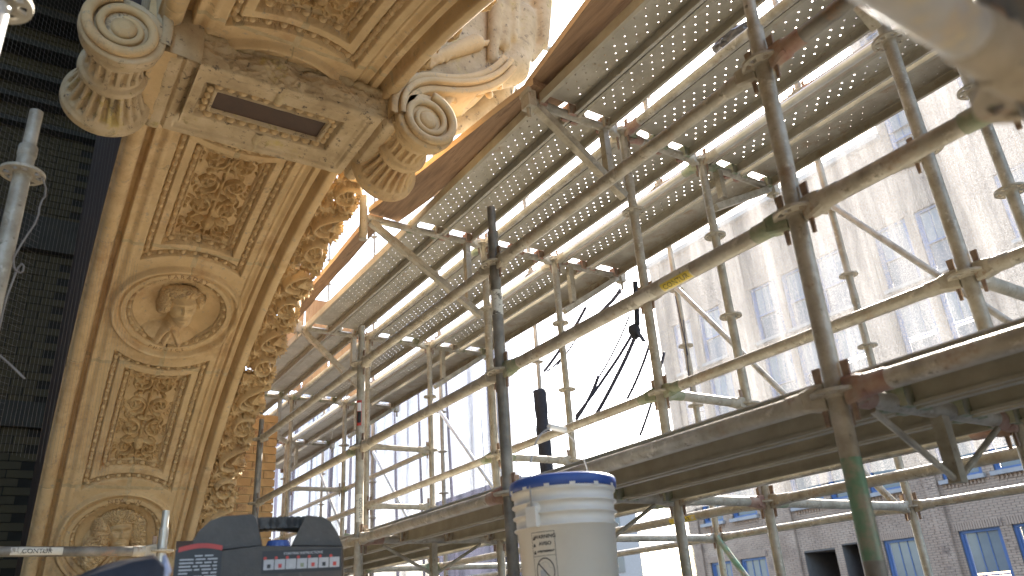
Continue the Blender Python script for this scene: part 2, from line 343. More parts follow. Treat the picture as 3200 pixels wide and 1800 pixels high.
# trussed transoms under the lower deck
def truss(c, k=3):
    a = node(c, '1', k); b = node(c, '2', k); o = ledger(a, b, 'tube', name='truss_transom', ha=random.choice((2, 3)))
    mid = (a+b)/2; dz = .20; mb = MB()
    bar(mb, mid-Vector((0, 0, .02)), mid-Vector((0, 0, dz)), .035, .035)
    v = build('post', mb, M['tube'], o, origin=tuple(mid))
    for q, s in ((a, 1), (b, -1)):
        mb = MB(); tube(mb, q+Vector((0, .14*s, -.03)), mid-Vector((0, 0, dz-.005)), r=.009, seg=8)
        build('rod', mb, M['tube'], o)
for c in '0123': truss(c)
# deck brackets, inner and outer side of every frame
def bracket(c, y0, y1, zp=2.457, drop=.45, m='tube', post=True):
    s = 1 if y1 > y0 else -1; x = CX[c]; mb = MB(); L = abs(y1-y0)
    e = Vector((x, y1, zp)); w = Vector((x, y0, zp))
    tube(mb, w+Vector((0, s*.08, 0)), e)
    o = build('bracket', mb, M[m], scaf, origin=tuple(w)); add_head(o, w, (0, -s, 0))
    mb = MB(); bar(mb, e+Vector((0, -s*.03, -.02)), Vector((x, y0+s*.05, zp-drop)), .042, .042); build('brace', mb, M[m], o)
    mb = MB(); bar(mb, Vector((x, y0+s*.14, zp-.02)), Vector((x, y0+s*.14, zp-drop+.09)), .04, .04); build('strut', mb, M[m], o)
    mb = MB()
    if post: tube(mb, e+Vector((0, s*.02, -.16)), e+Vector((0, s*.02, .16)), r=.027); tube(mb, e+Vector((0, s*.02, -.162)), e+Vector((0, s*.02, -.160)), r=.021)
    else:
        box(mb, e+Vector((0, s*.015, .0)), (.07, .05, .10)); tube(mb, e+Vector((0, s*.02, -.11)), e+Vector((0, s*.02, .07)), r=.011, seg=8); box(mb, e+Vector((0, s*.035, .04)), (.09, .02, .025))
    build('bracket_end', mb, M['cast'], o)
bracket('1', 2.592, 1.97, post=False, drop=.42); bracket('0', 2.592, 1.97, post=False)
bracket('2', 2.592, 1.70, drop=.55); bracket('3', 2.592, 1.95, post=False, drop=.5); bracket('4', 2.592, 1.72, drop=.5); bracket('5', 2.592, 1.95, post=False)
for c in '012345': bracket(c, 3.218, 3.86, post=False, drop=.30 if c in '01' else .4)
# long diagonal braces in the outer face
def brace(c0, k0, c1, k1, r='4', m='tube', dy=-.05):
    a = node(c0, r, k0)+Vector((.04, dy, 0)); b = node(c1, r, k1)+Vector((-.04, dy, 0)); mb = MB(); tube(mb, a, b, r=.0212)
    for p in (a, b): box(mb, p+Vector((0, .02, 0)), (.035, .05, .06), 1)
    return build('brace', mb, [M[m], M['cast']], scaf, origin=tuple(a))
brace('2', -1, '1', 3, m='tube'); b_ = brace('2', 3, '1', 7, m='tube_green'); b_['label'] = 'diagonal brace painted green'
brace('4', -1, '3', 3, m='tube_new'); brace('5', -1, '4', 3, m='tube_new'); brace('6', -1, '5', 3); brace('1', -1, '0', 3)
# near ledger overhead, its end fitting and the upright it hangs on
mb = MB(); tube(mb, (-.203, -.6, .447), (-.203, .70, .447)); o = build('ledger', mb, M['rusty_zinc'], scaf, origin=(-.203, -.6, .447)); o['label'] = 'ledger running overhead beside the camera, blotched with rust'
add_head(o, (-.203, .785, .447), (0, 1, 0), 1)
mb = MB(); tube(mb, (-.203, .785, -.04), (-.203, .785, 1.3)); o = build('standard', mb, M['tube_dark'], scaf, origin=(-.203, .785, -.04))
add_rosette(o, (-.203, .785, .447))
# stickers and paint bands on the tubes
def text_mesh(s, size, m, ext=.0002, font_off=0.0, align='CENTER'):
    cu = bpy.data.curves.new('lettering', 'FONT'); cu.body = s; cu.size = size; cu.extrude = ext; cu.offset = font_off; cu.align_x = align; cu.align_y = 'CENTER'; cu.resolution_u = 3
    ob = bpy.data.objects.new('tmp', cu); COL.objects.link(ob); dg = bpy.context.evaluated_depsgraph_get()
    me = bpy.data.meshes.new_from_object(ob.evaluated_get(dg)); bpy.data.objects.remove(ob); bpy.data.curves.remove(cu)
    me.materials.clear(); me.materials.append(m); me.name = 'lettering'; return me
def wrap_text(parent, s, p, axis, out, size, m, r=.0249, name='lettering'):
    """lettering wrapped round a tube: runs along axis, its middle faces 'out'"""
    me = text_mesh(s, size, m); ax = Vector(axis).normalized(); o_ = Vector(out); o_ = (o_-ax*o_.dot(ax)).normalized(); up = o_.cross(ax)
    for v in me.vertices:
        a = v.co.y/r; rr = r + v.co.z; q = ax*v.co.x + o_*(rr*math.cos(a)) + up*(rr*math.sin(a)); v.co = q
    me.update(); return put(name, me, p, parent)
def sleeve(parent, p, axis, L, m, r=.0246, name='sticker', a0=0, a1=2*PI):
    mb = MB(); lathe(mb, Vector(p)-Vector(axis).normalized()*L/2, axis, [(0, r), (L, r)], 20, caps=False, a0=a0, a1=a1); return build(name, mb, m, parent)
d1 = (node('0', '1', 2)-node('1', '1', 2)).normalized()
ps = node('1', '1', 2).lerp(node('0', '1', 2), .70)
CAMV = lambda p: -Vector(p)
st = sleeve(L1, ps, d1, .135, M['stickw'], name='sticker')
def facing(axis, p, tilt=0.0):
    ax = Vector(axis).normalized(); o = -Vector(p); o = (o-ax*o.dot(ax)).normalized(); return Matrix.Rotation(tilt, 3, ax) @ o
def patch(parent, p, axis, L, half, m, r, tilt=0, name='sticker'):
    ax = Vector(axis).normalized(); o_ = facing(ax, p, tilt); up = o_.cross(ax); v = []; n = 8
    for i in range(n+1):
        a = -half + 2*half*i/n
        for s in (-.5, .5): v.append(Vector(p)+ax*(s*L)+o_*(r*math.cos(a))+up*(r*math.sin(a)))
    mb = MB(); mb.add(v, [(2*i, 2*i+1, 2*i+3, 2*i+2) for i in range(n)], 0, True); return build(name, mb, m, parent)
patch(L1, ps, d1, .128, .62, M['sticker'], .02485, .35)
wrap_text(L1, 'CONTUR', ps, d1, facing(d1, ps, .35), .026, M['print'], .0256)
patch(L1, node('1', '1', 2).lerp(node('0', '1', 2), .60), d1, .085, .8, M['stickw'], .02475, .4)
pA = Vector((CX['2'], 1.681, .62)); SA = [o for o in scaf.children if o.name.startswith('standard')][2]
patch(SA, pA, (0, 0, -1), .15, .75, M['stickw'], .02465, .0); wrap_text(SA, 'CONTUR', pA, (0, 0, -1), facing((0, 0, 1), pA, .3), .026, M['print'], .0255)
pA = Vector((CX['2'], 1.681, 1.155)); patch(SA, pA, (0, 0, -1), .15, .6, M['printr'], .02465, .35); patch(SA, pA+Vector((0, 0, .035)), (0, 0, -1), .05, .5, M['lidw'], .0248, .35); patch(SA, pA-Vector((0, 0, .025)), (0, 0, -1), .065, .5, M['print'], .0248, .35)
SB = [o for o in scaf.children if o.name.startswith('standard')][1]
sleeve(SB, (CX['1'], 1.681, 1.27), (0, 0, 1), .115, M['paintw'], .0247, name='paint_band')
SZ = [o for o in scaf.children if o.name.startswith('standard')][3]
pA = Vector((CX['3'], 1.681, .66)); patch(SZ, pA, (0, 0, -1), .14, .75, M['stickw'], .02465); wrap_text(SZ, 'CONTUR', pA, (0, 0, -1), facing((0, 0, 1), pA), .026, M['print'], .0255)
pS = node('2', '3', 3).lerp(node('1', '3', 3), .62)
for o in scaf.children:
    if o.name.startswith('ledger') and (WO[o.name]-node('2', '3', 3)).length < .01:
        patch(o, pS, (1, 0, 0), .2, .7, M['sticker'], .02465, .3); wrap_text(o, 'CONTUR', pS, (1, 0, 0), facing((1, 0, 0), pS, .3), .028, M['print'], .0256)
# short ledger and upright at lower left, inside the arch
LL = empty('scaffold_rail', (-4.557, .774, -.04), 'lone upright with a rosette and a grey rail, in front of the lower medallion', 'scaffold post')
mb = MB(); tube(mb, (-4.557, .774, -.04), (-4.557, .774, .575)); tube(mb, (-4.557, .774, .575), (-4.557, .774, .665), r=.019)
sp = build('standard', mb, M['tube_new'], LL); add_rosette(sp, (-4.557, .774, .457))
mb = MB(); tube(mb, (-4.46, -.6, .457), (-4.553, .69, .457)); rl = build('ledger', mb, M['tube_dark'], LL, origin=(-4.46, -.6, .457)); add_head(rl, (-4.557, .774, .457), (-.06, 1, 0), 0)
pL_ = Vector((-4.50, .20, .457)); ax_ = Vector((-.07, 1, 0)).normalized()
patch(rl, pL_, ax_, .22, .8, M['stickw'], .02465); wrap_text(rl, 'CONTUR', pL_, ax_, facing(ax_, pL_), .030, M['print'], .0258)
# grey post at far left and bright blurred tube at the frame edge
LP = empty('scaffold_post', (-2.414, -.104, -.04), 'grey upright with open spigot and rosette in front of the dark wall', 'scaffold post')
mb = MB(); bx, by = -2.414, -.104; tube(mb, (bx, by, -.04), (bx, by, 1.435)); tube(mb, (bx, by, 1.435), (bx, by, 1.565), r=.019, seg=20)
tube(mb, (bx, by, 1.5652), (bx, by, 1.5656), r=.015, mi=1); lathe(mb, (bx, by, 1.395), (0, 0, 1), [(0, .0243), (.004, .0265), (.036, .0265), (.040, .0243)], 16, caps=False)
b1 = Vector((bx, by, 1.335)); sp = build('standard', mb, [M['tube'], M['print']], LP); add_rosette(sp, b1)
pts = [b1+Vector((.02, .05, -.005))]
for dz, dy, dx in ((-.05, .075, .0), (-.09, .058, .01), (-.14, .064, 0), (-.20, .046, .01), (-.25, .030, 0), (-.30, .022, .01), (-.33, .045, 0), (-.31, .058, .01), (-.285, .042, 0), (-.35, .034, 0), (-.42, .026, 0), (-.50, .028, 0), (-.56, .022, 0), (-.58, .045, .01), (-.605, .075, .01), (-.64, .11, .02)):
    pts.append(b1+Vector((dx, dy, dz)))
pts = [pts[0]]+[(pts[i]*2+pts[i+1])/3 if q == 0 else (pts[i]+pts[i+1]*2)/3 for i in range(len(pts)-1) for q in (0, 1)]+[pts[-1]]
mb = MB(); polytube(mb, pts, .0028, 5); o = build('string', mb, M['string']); tag(o, 'loose knotted string dangling from the grey upright at the far left', 'string')
LQ = empty('scaffold_tube', (-1.463, -.116, -.04), 'bright blurred upright tube at the extreme left edge', 'scaffold post')
M['bright'] = mat('clean_zinc', [(.7, .7, .68), (.8, .8, .78)], 5, .3, .3)
mb = MB(); tube(mb, (-1.49, -.168, -.04), (-1.49, -.168, 2.6), r=.0242); sp = build('standard', mb, M['bright'], LQ); add_rosette(sp, (-1.49, -.168, .53)); add_rosette(sp, (-1.49, -.168, 1.20))

# ================================================================== planks
def plank_meshes(L, W=.235, holes=True, big=0):
    nx = max(4, int(round(L/.0375))); nx += nx % 2; dx = L/nx; ny = 5; m = .022; dy = (W-2*m)/ny
    mb = MB(); r = .0050 - .0015*big
    ring = [(math.cos(PI/4*i+PI/8), math.sin(PI/4*i+PI/8)) for i in range(8)]
    for i in range(nx):
        for j in range(ny):
            x0, x1 = -L/2+i*dx, -L/2+(i+1)*dx; y0, y1 = -W/2+m+j*dy, -W/2+m+(j+1)*dy
            if holes and (i+j) % 2 == 0 and 1 < i < nx-2:
                cx, cy = (x0+x1)/2, (y0+y1)/2
                sq = [(x1, y0), (x1, cy), (x1, y1), (cx, y1), (x0, y1), (x0, cy), (x0, y0), (cx, y0)]
                sq = [(x1, cy), (x1, y1), (cx, y1), (x0, y1), (x0, cy), (x0, y0), (cx, y0), (x1, y0)]
                v = [(a, b, 0) for a, b in sq]
                for q in range(8): a = PI/4*q; v.append((cx+1.5*r*math.cos(a), cy+1.5*r*math.sin(a), 0))
                for q in range(8): a = PI/4*q; v.append((cx+r*math.cos(a), cy+r*math.sin(a), -.003))
                f = []
                for q in range(8):
                    w = (q+1) % 8; f.append((q, w, 8+w, 8+q)); f.append((8+q, 8+w, 16+w, 16+q))
                mb.add(v, f)
            else: mb.add([(x0, y0, 0), (x1, y0, 0), (x1, y1, 0), (x0, y1, 0)], [(0, 1, 2, 3)])
    for s in (-1, 1):
        mb.add([(-L/2, s*(W/2-m), 0), (L/2, s*(W/2-m), 0), (L/2, s*(W/2-.006), .003), (-L/2, s*(W/2-.006), .003), (L/2, s*W/2, -.003), (-L/2, s*W/2, -.003)], [(0, 1, 2, 3), (3, 2, 4, 5)])
    top = mb
    side = MB()
    side.add([(-L/2, 0, -.002), (L/2, 0, -.002), (L/2, 0, -.060), (-L/2, 0, -.060), (L/2, -.020, -.062), (-L/2, -.020, -.062), (L/2, -.020, -.052), (-L/2, -.020, -.052),
              (-L/2, -.004, -.002), (L/2, -.004, -.002), (L/2, -.004, -.056), (-L/2, -.004, -.056)],
             [(0, 1, 2, 3), (3, 2, 4, 5), (5, 4, 6, 7), (9, 8, 11, 10), (11, 7, 6, 10)])
    hook = MB()
    box(hook, (0, 0, -.03), (.02, .045, .06)); box(hook, (.022, -.017, -.012), (.04, .006, .045)); box(hook, (.022, .017, -.012), (.04, .006, .045)); box(hook, (.044, 0, -.012), (.006, .045, .05))
    return top, side, hook
PM = {}
def pm(L, big=0, m='plank', W=.235):
    key = (round(L, 3), big, m, W)
    if key not in PM:
        t, s, h = plank_meshes(L, W, True, big)
        PM[key] = (t.mesh('perforated_plate', M[m]), s.mesh('side_rail', M['rail']), s.mesh('side_rail', M[m]))
    return PM[key]
_h = plank_meshes(.5)[2]; HOOK = {k: _h.mesh('hook', M[k]) for k in ('cast', 'green', 'red')}
def steel_plank(x0, x1, yc, z, label, m='plank', W=.235, light=(True, False), hk=None, group='perforated steel planks of the scaffold decks', big=0, dz=.045):
    g = .035; L = x1-x0-2*g; xm = (x0+x1)/2; root = empty('steel_plank', (xm, yc, z+dz), label, 'plank', group)
    t, s0, s1 = pm(L, big, m, W)
    put('perforated_plate', t, (xm, yc, z+dz), root)
    put('side_rail', s0 if light[0] else s1, (xm, yc-W/2, z+dz), root, rot=(0, 0, PI))
    put('side_rail', s0 if light[1] else s1, (xm, yc+W/2, z+dz), root)
    for sx in (-1, 1):
        hm = HOOK[hk or random.choice(('cast', 'cast', 'green', 'red'))]
        for sy in (-1, 1): put('hook', hm, (xm+sx*(L/2+.004), yc+sy*(W/2-.026), z+dz-.002), root, rot=(0, 0, 0 if sx > 0 else PI))
    return root
bays = [('0', 'p', 'nearest bay'), ('1', '0', 'second bay'), ('2', '1', 'third bay'), ('3', '2', 'fourth bay'), ('4', '3', 'fifth bay'), ('5', '4', 'sixth bay'), ('6', '5', 'farthest bay')]
slots = [(2.122, .248, 'plank', 'innermost perforated plank beside the timber board'), (2.366, .245, 'plank', 'second perforated plank from the timber board'),
         (2.738, .243, 'plank', 'perforated plank, inner one of the middle strip'), (2.980, .243, 'plank', 'perforated plank, outer one of the middle strip'),
         (3.385, .25, 'plank', 'grey perforated plank just outside the bright ledger'), (3.685, .30, 'plank2', 'brown-stained outermost plank with few open holes')]
for bi, (c0, c1, bt) in enumerate(bays):
    for si, (y, w, m, t) in enumerate(slots):
        if c1 == '5' and si < 2: continue
        yy = y + random.uniform(-.003, .003); ww = round(w-.01, 3)
        hk = {0: 'green', 1: 'green', 2: 'red'}.get(bi) if si > 1 else None
        steel_plank(CX[c0], CX[c1], yy, 2.457, '%s, upper deck %s' % (t, bt), m, ww, light=(True, si == 1), hk=hk, big=(1, 1, .35, 0, .2, 1.6)[si])
low = [('0', 'p', 'in the bay nearest the camera'), ('1', '0', 'right of the white bucket'), ('2', '1', 'left of the white bucket'), ('3', '2', 'behind the black generator')]
for bi, (c0, c1, bt) in enumerate(low):
    for si in range(3):
        steel_plank(CX[c0], CX[c1], 1.835+.285*si, .457, '%s steel plank of the low deck %s' % (('inner', 'middle', 'outer')[si], bt), 'plank', .26, light=(True, True), group='steel planks of the low walkway', hk='green' if bi < 2 else None)
# timber toe boards laid beside the steel planks
def timber(p0, p1, w, t, label, m='wood', yaw=0):
    mb = MB(); p0 = Vector(p0); p1 = Vector(p1); n = 10; x, y, d = frame(p1-p0); v = []; f = []
    for i in range(n+1):
        q = p0.lerp(p1, i/n); jj = random.uniform(-.004, .004); k2 = random.uniform(-.002, .002)
        for a, b in ((-1, -1), (1, -1), (1, 1), (-1, 1)): v.append(q + x*(a*w/2+jj*(a > 0)) + y*(b*t/2+k2))
    for i in range(n):
        for k in range(4): f.append((i*4+k, i*4+(k+1) % 4, i*4+4+(k+1) % 4, i*4+4+k))
    f += [(3, 2, 1, 0), (n*4, n*4+1, n*4+2, n*4+3)]
    mb.add(v, f, 0)
    for i in range(len(mb.f)):
        if i < n*4 and i % 4 in (1, 3): mb.m[i] = 1
    o = build('timber_board', mb, [M[m], M['woodlight']]); return tag(o, label, 'timber board', 'timber boards along the inner edge of the upper deck')
timber((-4.10, 1.835, 2.532), (-2.50, 2.055, 2.526), .235, .042, 'long brown timber board between the lower carved scroll and the upper deck')
timber((-2.56, 2.085, 2.569), (-.25, 1.755, 2.530), .26, .042, 'dark brown timber board at top centre, right of the stone figure')
timber((-6.35, 1.87, 2.52), (-4.13, 1.80, 2.52), .10, .045, 'narrow pale timber edge board behind the carved foliage')
o = timber((-2.36, 2.03, 2.56), (-2.36, 2.30, 2.56), .09, .04, 'short timber offcut lying across the deck transom beside the bracket clamp'); o['group'] = ''
del o['group']
for i, (a, b) in enumerate(((2.36, 2.66), (2.68, 2.97), (2.99, 3.35))):
    mb = MB(); box(mb, (-8.2, (a+b)/2, 3.1), (.02, b-a, 1.15)); o = build('plywood_panel', mb, M['ply'])
    tag(o, ('leftmost of the three plywood panels behind the carved foliage', 'middle plywood panel with open slits on both sides', 'rightmost plywood panel above the far deck')[i], 'plywood panel', 'plywood panels closing the far end')

def onz(x, y, z):
    R = cam.matrix_world.to_3x3(); d = R @ Vector(((x-1600)/2367.775, -(y-900)/2367.775, -1)); return d*(z/d.z)
c = onz(2295, 125, 2.58); mb = MB(); n, m_ = 18, 12; V = []
for i in range(m_+1):
    ph = -PI/2+PI*i/m_
    for k in range(n): t = 2*PI*k/n; q = 1+.45*(random.random()-.5); V.append(c+Vector((.12*q*math.cos(t)*math.cos(ph), .07*q*math.sin(t)*math.cos(ph), .035*q*math.sin(ph))))
mb.add(V, [(i*n+k, i*n+(k+1) % n, (i+1)*n+(k+1) % n, (i+1)*n+k) for i in range(m_) for k in range(n)])
M['bag'] = mat('crumpled_dark_plastic', [(.05, .045, .045), (.09, .085, .085)], 9, .3)
o = build('plastic_bag', mb, M['bag']); tag(o, 'crumpled dark plastic bag lying in the gap between deck strips at top', 'plastic bag')
c = onz(1055, 1028, 2.51); mb = MB(); lathe(mb, c-Vector((.10, 0, 0)), (1, 0, 0), [(0, .001), (.002, .03), (.09, .036), (.15, .034), (.18, .014), (.20, .013), (.201, .001)], 16)
M['clear'] = mat('hazy_clear_plastic', [(.55, .56, .55), (.7, .7, .7)], 9, .15); o = build('bottle', mb, M['clear']); tag(o, 'small pale plastic bottle lying on the far deck beside the red plank hooks', 'bottle')
# ================================================================== stone arch
AX, AZ, AR = -3.2816, -1.8714, 4.494
YC = .83
MED = [-.7-26.5*k for k in (0, 1, 2)] + [25.8]
MS = [math.radians(t)*AR for t in MED]
def SS(x, a, b):
    t = np.clip((x-a)/(b-a), 0, 1); return t*t*(3-2*t)
def bumpf(x, c, w):     # rounded bead profile
    t = np.clip(1-((x-c)/w)**2, 0, 1); return np.sqrt(t)
def map3(s, y, h):      # h > 0 : carved up into the stone, h < 0 : standing proud
    th = s/AR; r = AR+h
    return np.stack([AX+r*np.sin(th), y+0*s, AZ+r*np.cos(th)], -1)
def vnoise(x, y, seed=0):
    r = np.random.default_rng(seed).random((64, 64)); xi = np.floor(x).astype(int); yi = np.floor(y).astype(int); fx = x-xi; fy = y-yi
    fx = fx*fx*(3-2*fx); fy = fy*fy*(3-2*fy); g = lambda i, j: r[i % 64, j % 64]
    return (g(xi, yi)*(1-fx)+g(xi+1, yi)*fx)*(1-fy)+(g(xi, yi+1)*(1-fx)+g(xi+1, yi+1)*fx)*fy
def fbm(x, y, o=4, seed=0):
    v = 0; a = .5
    for k in range(o): v = v+a*vnoise(x*2**k, y*2**k, seed+k); a *= .5
    return v
def hsoffit(s, y):
    h = np.zeros_like(s)
    # left edge roll, deep groove, hollow fascia
    e = .245
    h -= .045*bumpf(y, .292, .047)
    h += .075*SS(y, .338, .346)*(1-SS(y, .374, .380))
    h += .012*np.exp(-((y-.415)/.016)**2) - .006*SS(y, .43, .45)*(1-SS(y, .455, .475))
    # right edge: fillets, reed, deep groove, big roll
    h += .006*SS(y, 1.188, 1.193) - .006*SS(y, 1.262, 1.268)
    h += .016*np.exp(-((y-1.225)/.017)**2)
    h += .035*SS(y, 1.256, 1.261)*(1-SS(y, 1.270, 1.275)) + .018*SS(y, 1.196, 1.200)*(1-SS(y, 1.204, 1.208))
    h += .062*SS(y, 1.308, 1.316)*(1-SS(y, 1.334, 1.348))
    h -= .050*bumpf(y, 1.368, .048)
    h += .05*SS(y, 1.406, 1.418)
    dm = np.full(s.shape, 9.)
    for m in MS: dm = np.minimum(dm, np.hypot(s-m, y-YC))
    d = np.minimum(.32-np.abs(y-YC), dm-.52)
    # frame: groove for first beads, fillet, groove for second beads, sunk panel
    h += .044*SS(d, 0, .005) - .030*SS(d, .042, .047) + .056*SS(d, .094, .099) - .026*SS(d, .138, .143) + .030*SS(d, .143, .150)
    # medallion
    h -= .030*bumpf(dm, .405, .020) + .0*dm
    h -= .012*SS(.42-dm, 0, .01)*(1-SS(.42-dm, .115, .12))
    h += .016*bumpf(dm, .370, .014)
    h += .030*SS(.322-dm, 0, .005)*(1-SS(.322-dm, .026, .031)) + .018*SS(.292-dm, 0, .004)
    t = np.clip(dm/.292, 0, 1)
    h += np.where(dm < .292, .012+.075*np.sqrt(np.clip(1-t**3, 0, 1)), 0)
    return h
arch = empty('stone_arch', (-3.3, .85, -3.0), 'broad buff limestone arch with carved panels, portrait medallions and beaded frames', 'arch')
RANGE = (-76, -62, -48, -33.9, -20.1, -6.4, 5.0, 18.9, 31, 45, 60, 76)
def soffit_piece(t0, t1, y0, y1, res):
    j = .0035/AR*57.3
    s0, s1 = math.radians(t0+j)*AR, math.radians(t1-j)*AR; ns = max(4, int((s1-s0)/res)); ny = max(3, int((y1-y0)/(res if res < .01 else .012)))
    s = np.linspace(s0, s1, ns)[:, None]; y = np.linspace(y0, y1, ny)[None, :]; S_, Y_ = np.broadcast_arrays(s, y)
    H = hsoffit(S_, Y_) + (fbm(S_*9+40, Y_*9, 4, 3)-.5)*.004
    P = map3(S_, Y_, H)
    # turn the edges up into the joint
    edge = map3(S_, Y_, H+.03)
    def ringed(P, E): return np.concatenate([E[:1], P, E[-1:]], 0)
    P = ringed(P, edge)
    Ec = np.concatenate([edge[:1], edge, edge[-1:]], 0)
    P = np.concatenate([Ec[:, :1], P, Ec[:, -1:]], 1)
    me, o = gridmesh('soffit_stone', P, M['stone']); put('soffit_stone', me, o, arch)
for i in range(len(RANGE)-1):
    t0, t1 = RANGE[i], RANGE[i+1]; fine = -63 < t0 < 18
    if fine: soffit_piece(t0, t1, .236, YC-.004, .0048); soffit_piece(t0, t1, YC+.004, 1.425, .0048)
    else: soffit_piece(t0, t1, .236, 1.425, .02)
# mortar bed behind the joints, closed ring of masonry above
def ring(name, y0, y1, r0, r1, m, parent, t0=-80, t1=80, n=120):
    th = np.radians(np.linspace(t0, t1, n)); V = []; F = []
    for t in th:
        for y, r in ((y0, r0), (y1, r0), (y1, r1), (y0, r1)): V.append((AX+r*math.sin(t), y, AZ+r*math.cos(t)))
    for i in range(n-1):
        for k in range(4): F.append((i*4+k, i*4+(k+1) % 4, i*4+4+(k+1) % 4, i*4+4+k))
    mb = MB(); mb.add(V, F); return build(name, mb, m, parent)
ring('mortar_bed', .262, 1.40, AR+.19, AR+.25, M['mortar'], arch)
def mortar_strip(s0, s1, y0, y1, ns, ny):
    s = np.linspace(s0, s1, ns)[:, None]; y = np.linspace(y0, y1, ny)[None, :]; S_, Y_ = np.broadcast_arrays(s, y)
    dm = np.full(S_.shape, 9.)
    for m in MS: dm = np.minimum(dm, np.hypot(S_-m, Y_-YC))
    d = np.minimum(.32-np.abs(Y_-YC), dm-.52)
    wob = (fbm(S_*30, Y_*30, 3, 8)-.5)
    H = hsoffit(S_, Y_)*.93 - .0015 - .004*wob
    ok = (d < .135) & (dm > .325); kp = (ok[:-1, :-1] & ok[1:, 1:])
    me, o = gridmesh('mortar_joint', map3(S_, Y_, H), M['mortar'], keep=kp); put('mortar_joint', me, o, arch)
for t in RANGE[1:-2]:
    s = math.radians(t)*AR; mortar_strip(s-.014, s+.014, .245, 1.41, 6, 240)
cuts = sorted([math.radians(-62)*AR, math.radians(18)*AR]+[m+q for m in MS for q in (-.66, -.33, .33, .66) if math.radians(-62)*AR < m+q < math.radians(18)*AR])
for i in range(len(cuts)-1):
    c = (cuts[i]+cuts[i+1])/2; dd = min(abs(c-m) for m in MS)
    if .33 < dd < .66: mortar_strip(cuts[i], cuts[i+1], YC-.016, YC+.016, 70, 9)
# inner face of the wall: voussoirs of grey-pink stone, joints recessed
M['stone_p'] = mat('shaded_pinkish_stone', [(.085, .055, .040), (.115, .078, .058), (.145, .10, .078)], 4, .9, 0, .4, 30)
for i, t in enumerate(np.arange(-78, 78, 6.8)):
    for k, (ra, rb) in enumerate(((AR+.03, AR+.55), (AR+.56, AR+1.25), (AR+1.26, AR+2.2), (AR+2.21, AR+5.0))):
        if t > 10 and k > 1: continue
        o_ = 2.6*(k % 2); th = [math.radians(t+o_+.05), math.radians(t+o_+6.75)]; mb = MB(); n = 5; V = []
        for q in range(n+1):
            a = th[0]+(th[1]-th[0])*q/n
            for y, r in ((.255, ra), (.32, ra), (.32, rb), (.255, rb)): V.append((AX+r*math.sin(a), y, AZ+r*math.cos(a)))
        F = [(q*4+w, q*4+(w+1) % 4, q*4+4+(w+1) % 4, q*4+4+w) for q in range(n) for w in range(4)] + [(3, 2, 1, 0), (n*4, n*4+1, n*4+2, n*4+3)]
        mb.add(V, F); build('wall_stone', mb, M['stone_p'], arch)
ring('wall_core', .275, 1.34, AR+.15, AR+7.5, M['stone_p'], arch)  # shade put into a dark stone colour, cutting sunlit bounce onto the statue
# ---- egg beads --------------------------------------------------------
def bead_mesh(kind):
    mb = MB(); v = []; n, m_ = (10, 5) if kind == 'egg' else (6, 3)
    a, b, c = (.0200, .0170, .022) if kind == 'egg' else (.0034, .0165, .016)
    for i in range(m_+1):
        p = PI/2*i/m_
        for k in range(n): t = 2*PI*k/n; v.append((a*math.cos(t)*math.cos(p), b*math.sin(t)*math.cos(p), c*math.sin(p)))
    f = [(i*n+k, i*n+(k+1) % n, (i+1)*n+(k+1) % n, (i+1)*n+k) for i in range(m_) for k in range(n)]
    mb.add(v, f, 0, True); return mb
EGG = bead_mesh('egg'); DART = bead_mesh('dart'); EGGM = EGG.mesh('bead', M['stone'])
eggs = []; darts = []
def place_bead(s, y, h, ds, dy, lst, sc=1.0):
    """frame: local x along the row (ds,dy), z standing proud of the soffit"""
    th = s/AR; rad = Vector((math.sin(th), 0, math.cos(th))); tan = Vector((math.cos(th), 0, -math.sin(th)))
    p = Vector((AX, y, AZ)) + rad*(AR+h); x = (tan*ds+Vector((0, dy, 0))).normalized(); z = -rad; yv = z.cross(x)
    lst.append((p, Matrix((x, yv, z)).transposed(), sc))
def bead_row(pts, h, pitch=.074):
    pts = np.array(pts); seg = np.hypot(*np.diff(pts, axis=0).T); cum = np.r_[0, np.cumsum(seg)]; n = max(1, int(round(cum[-1]/pitch))); st = cum[-1]/n
    for i in range(n):
        for off, lst in ((.30, eggs), (.64, darts), (.78, darts), (.92, darts)):
            d = (i+off)*st
            if off > .6 and d > cum[-1]: continue
            x = np.interp(d, cum, pts[:, 0]); y = np.interp(d, cum, pts[:, 1]); k = min(len(seg)-1, np.searchsorted(cum, d, 'right')-1)
            t = (pts[k+1]-pts[k])/max(seg[k], 1e-6); place_bead(x, y, h, t[0], t[1], lst, st/.074*1.0)
def coffer(mA, mB, inset, h):      # frame path between two medallions (mA nearer crown, larger s)
    hw = .32-inset; R = .52+inset; a = math.asin(hw/R)
    def arc(c, sgn, n=16): return [(c+sgn*R*math.cos(t), YC+R*math.sin(t)) for t in np.linspace(-a, a, n)]
    top = arc(mA, -1); bot = arc(mB, 1)
    bead_row(top, h); bead_row(bot, h)
    for i, sg in ((0, -1), (-1, 1)): bead_row([(top[i][0]-.02, YC+sg*hw), (bot[i][0]+.02, YC+sg*hw)], h)
order = sorted(MS, reverse=True)
for i in range(len(order)-1):
    coffer(order[i], order[i+1], .022, .029); coffer(order[i], order[i+1], .120, .055)
lowm = math.radians(-53.7)*AR
for m in MS[1:3]:
    bead_row([(m+.307*math.cos(t), YC+.307*math.sin(t)) for t in np.linspace(0, 2*PI, 60)], .014)
camv = Vector((0, 0, 0))
def vis(p): 
    th = math.degrees(math.atan2(p.x-AX, p.z-AZ)); return -62 < th < 18 and not (-7 < th < 3.5)
eg = [e for e in eggs if vis(e[0])]
eg.sort(key=lambda e: e[0].length)
for p, R, sc in eg[:300]:
    o = put('bead', EGGM, p, arch); o.rotation_euler = R.to_euler(); o.scale = (sc, 1, 1)
rest = MB()
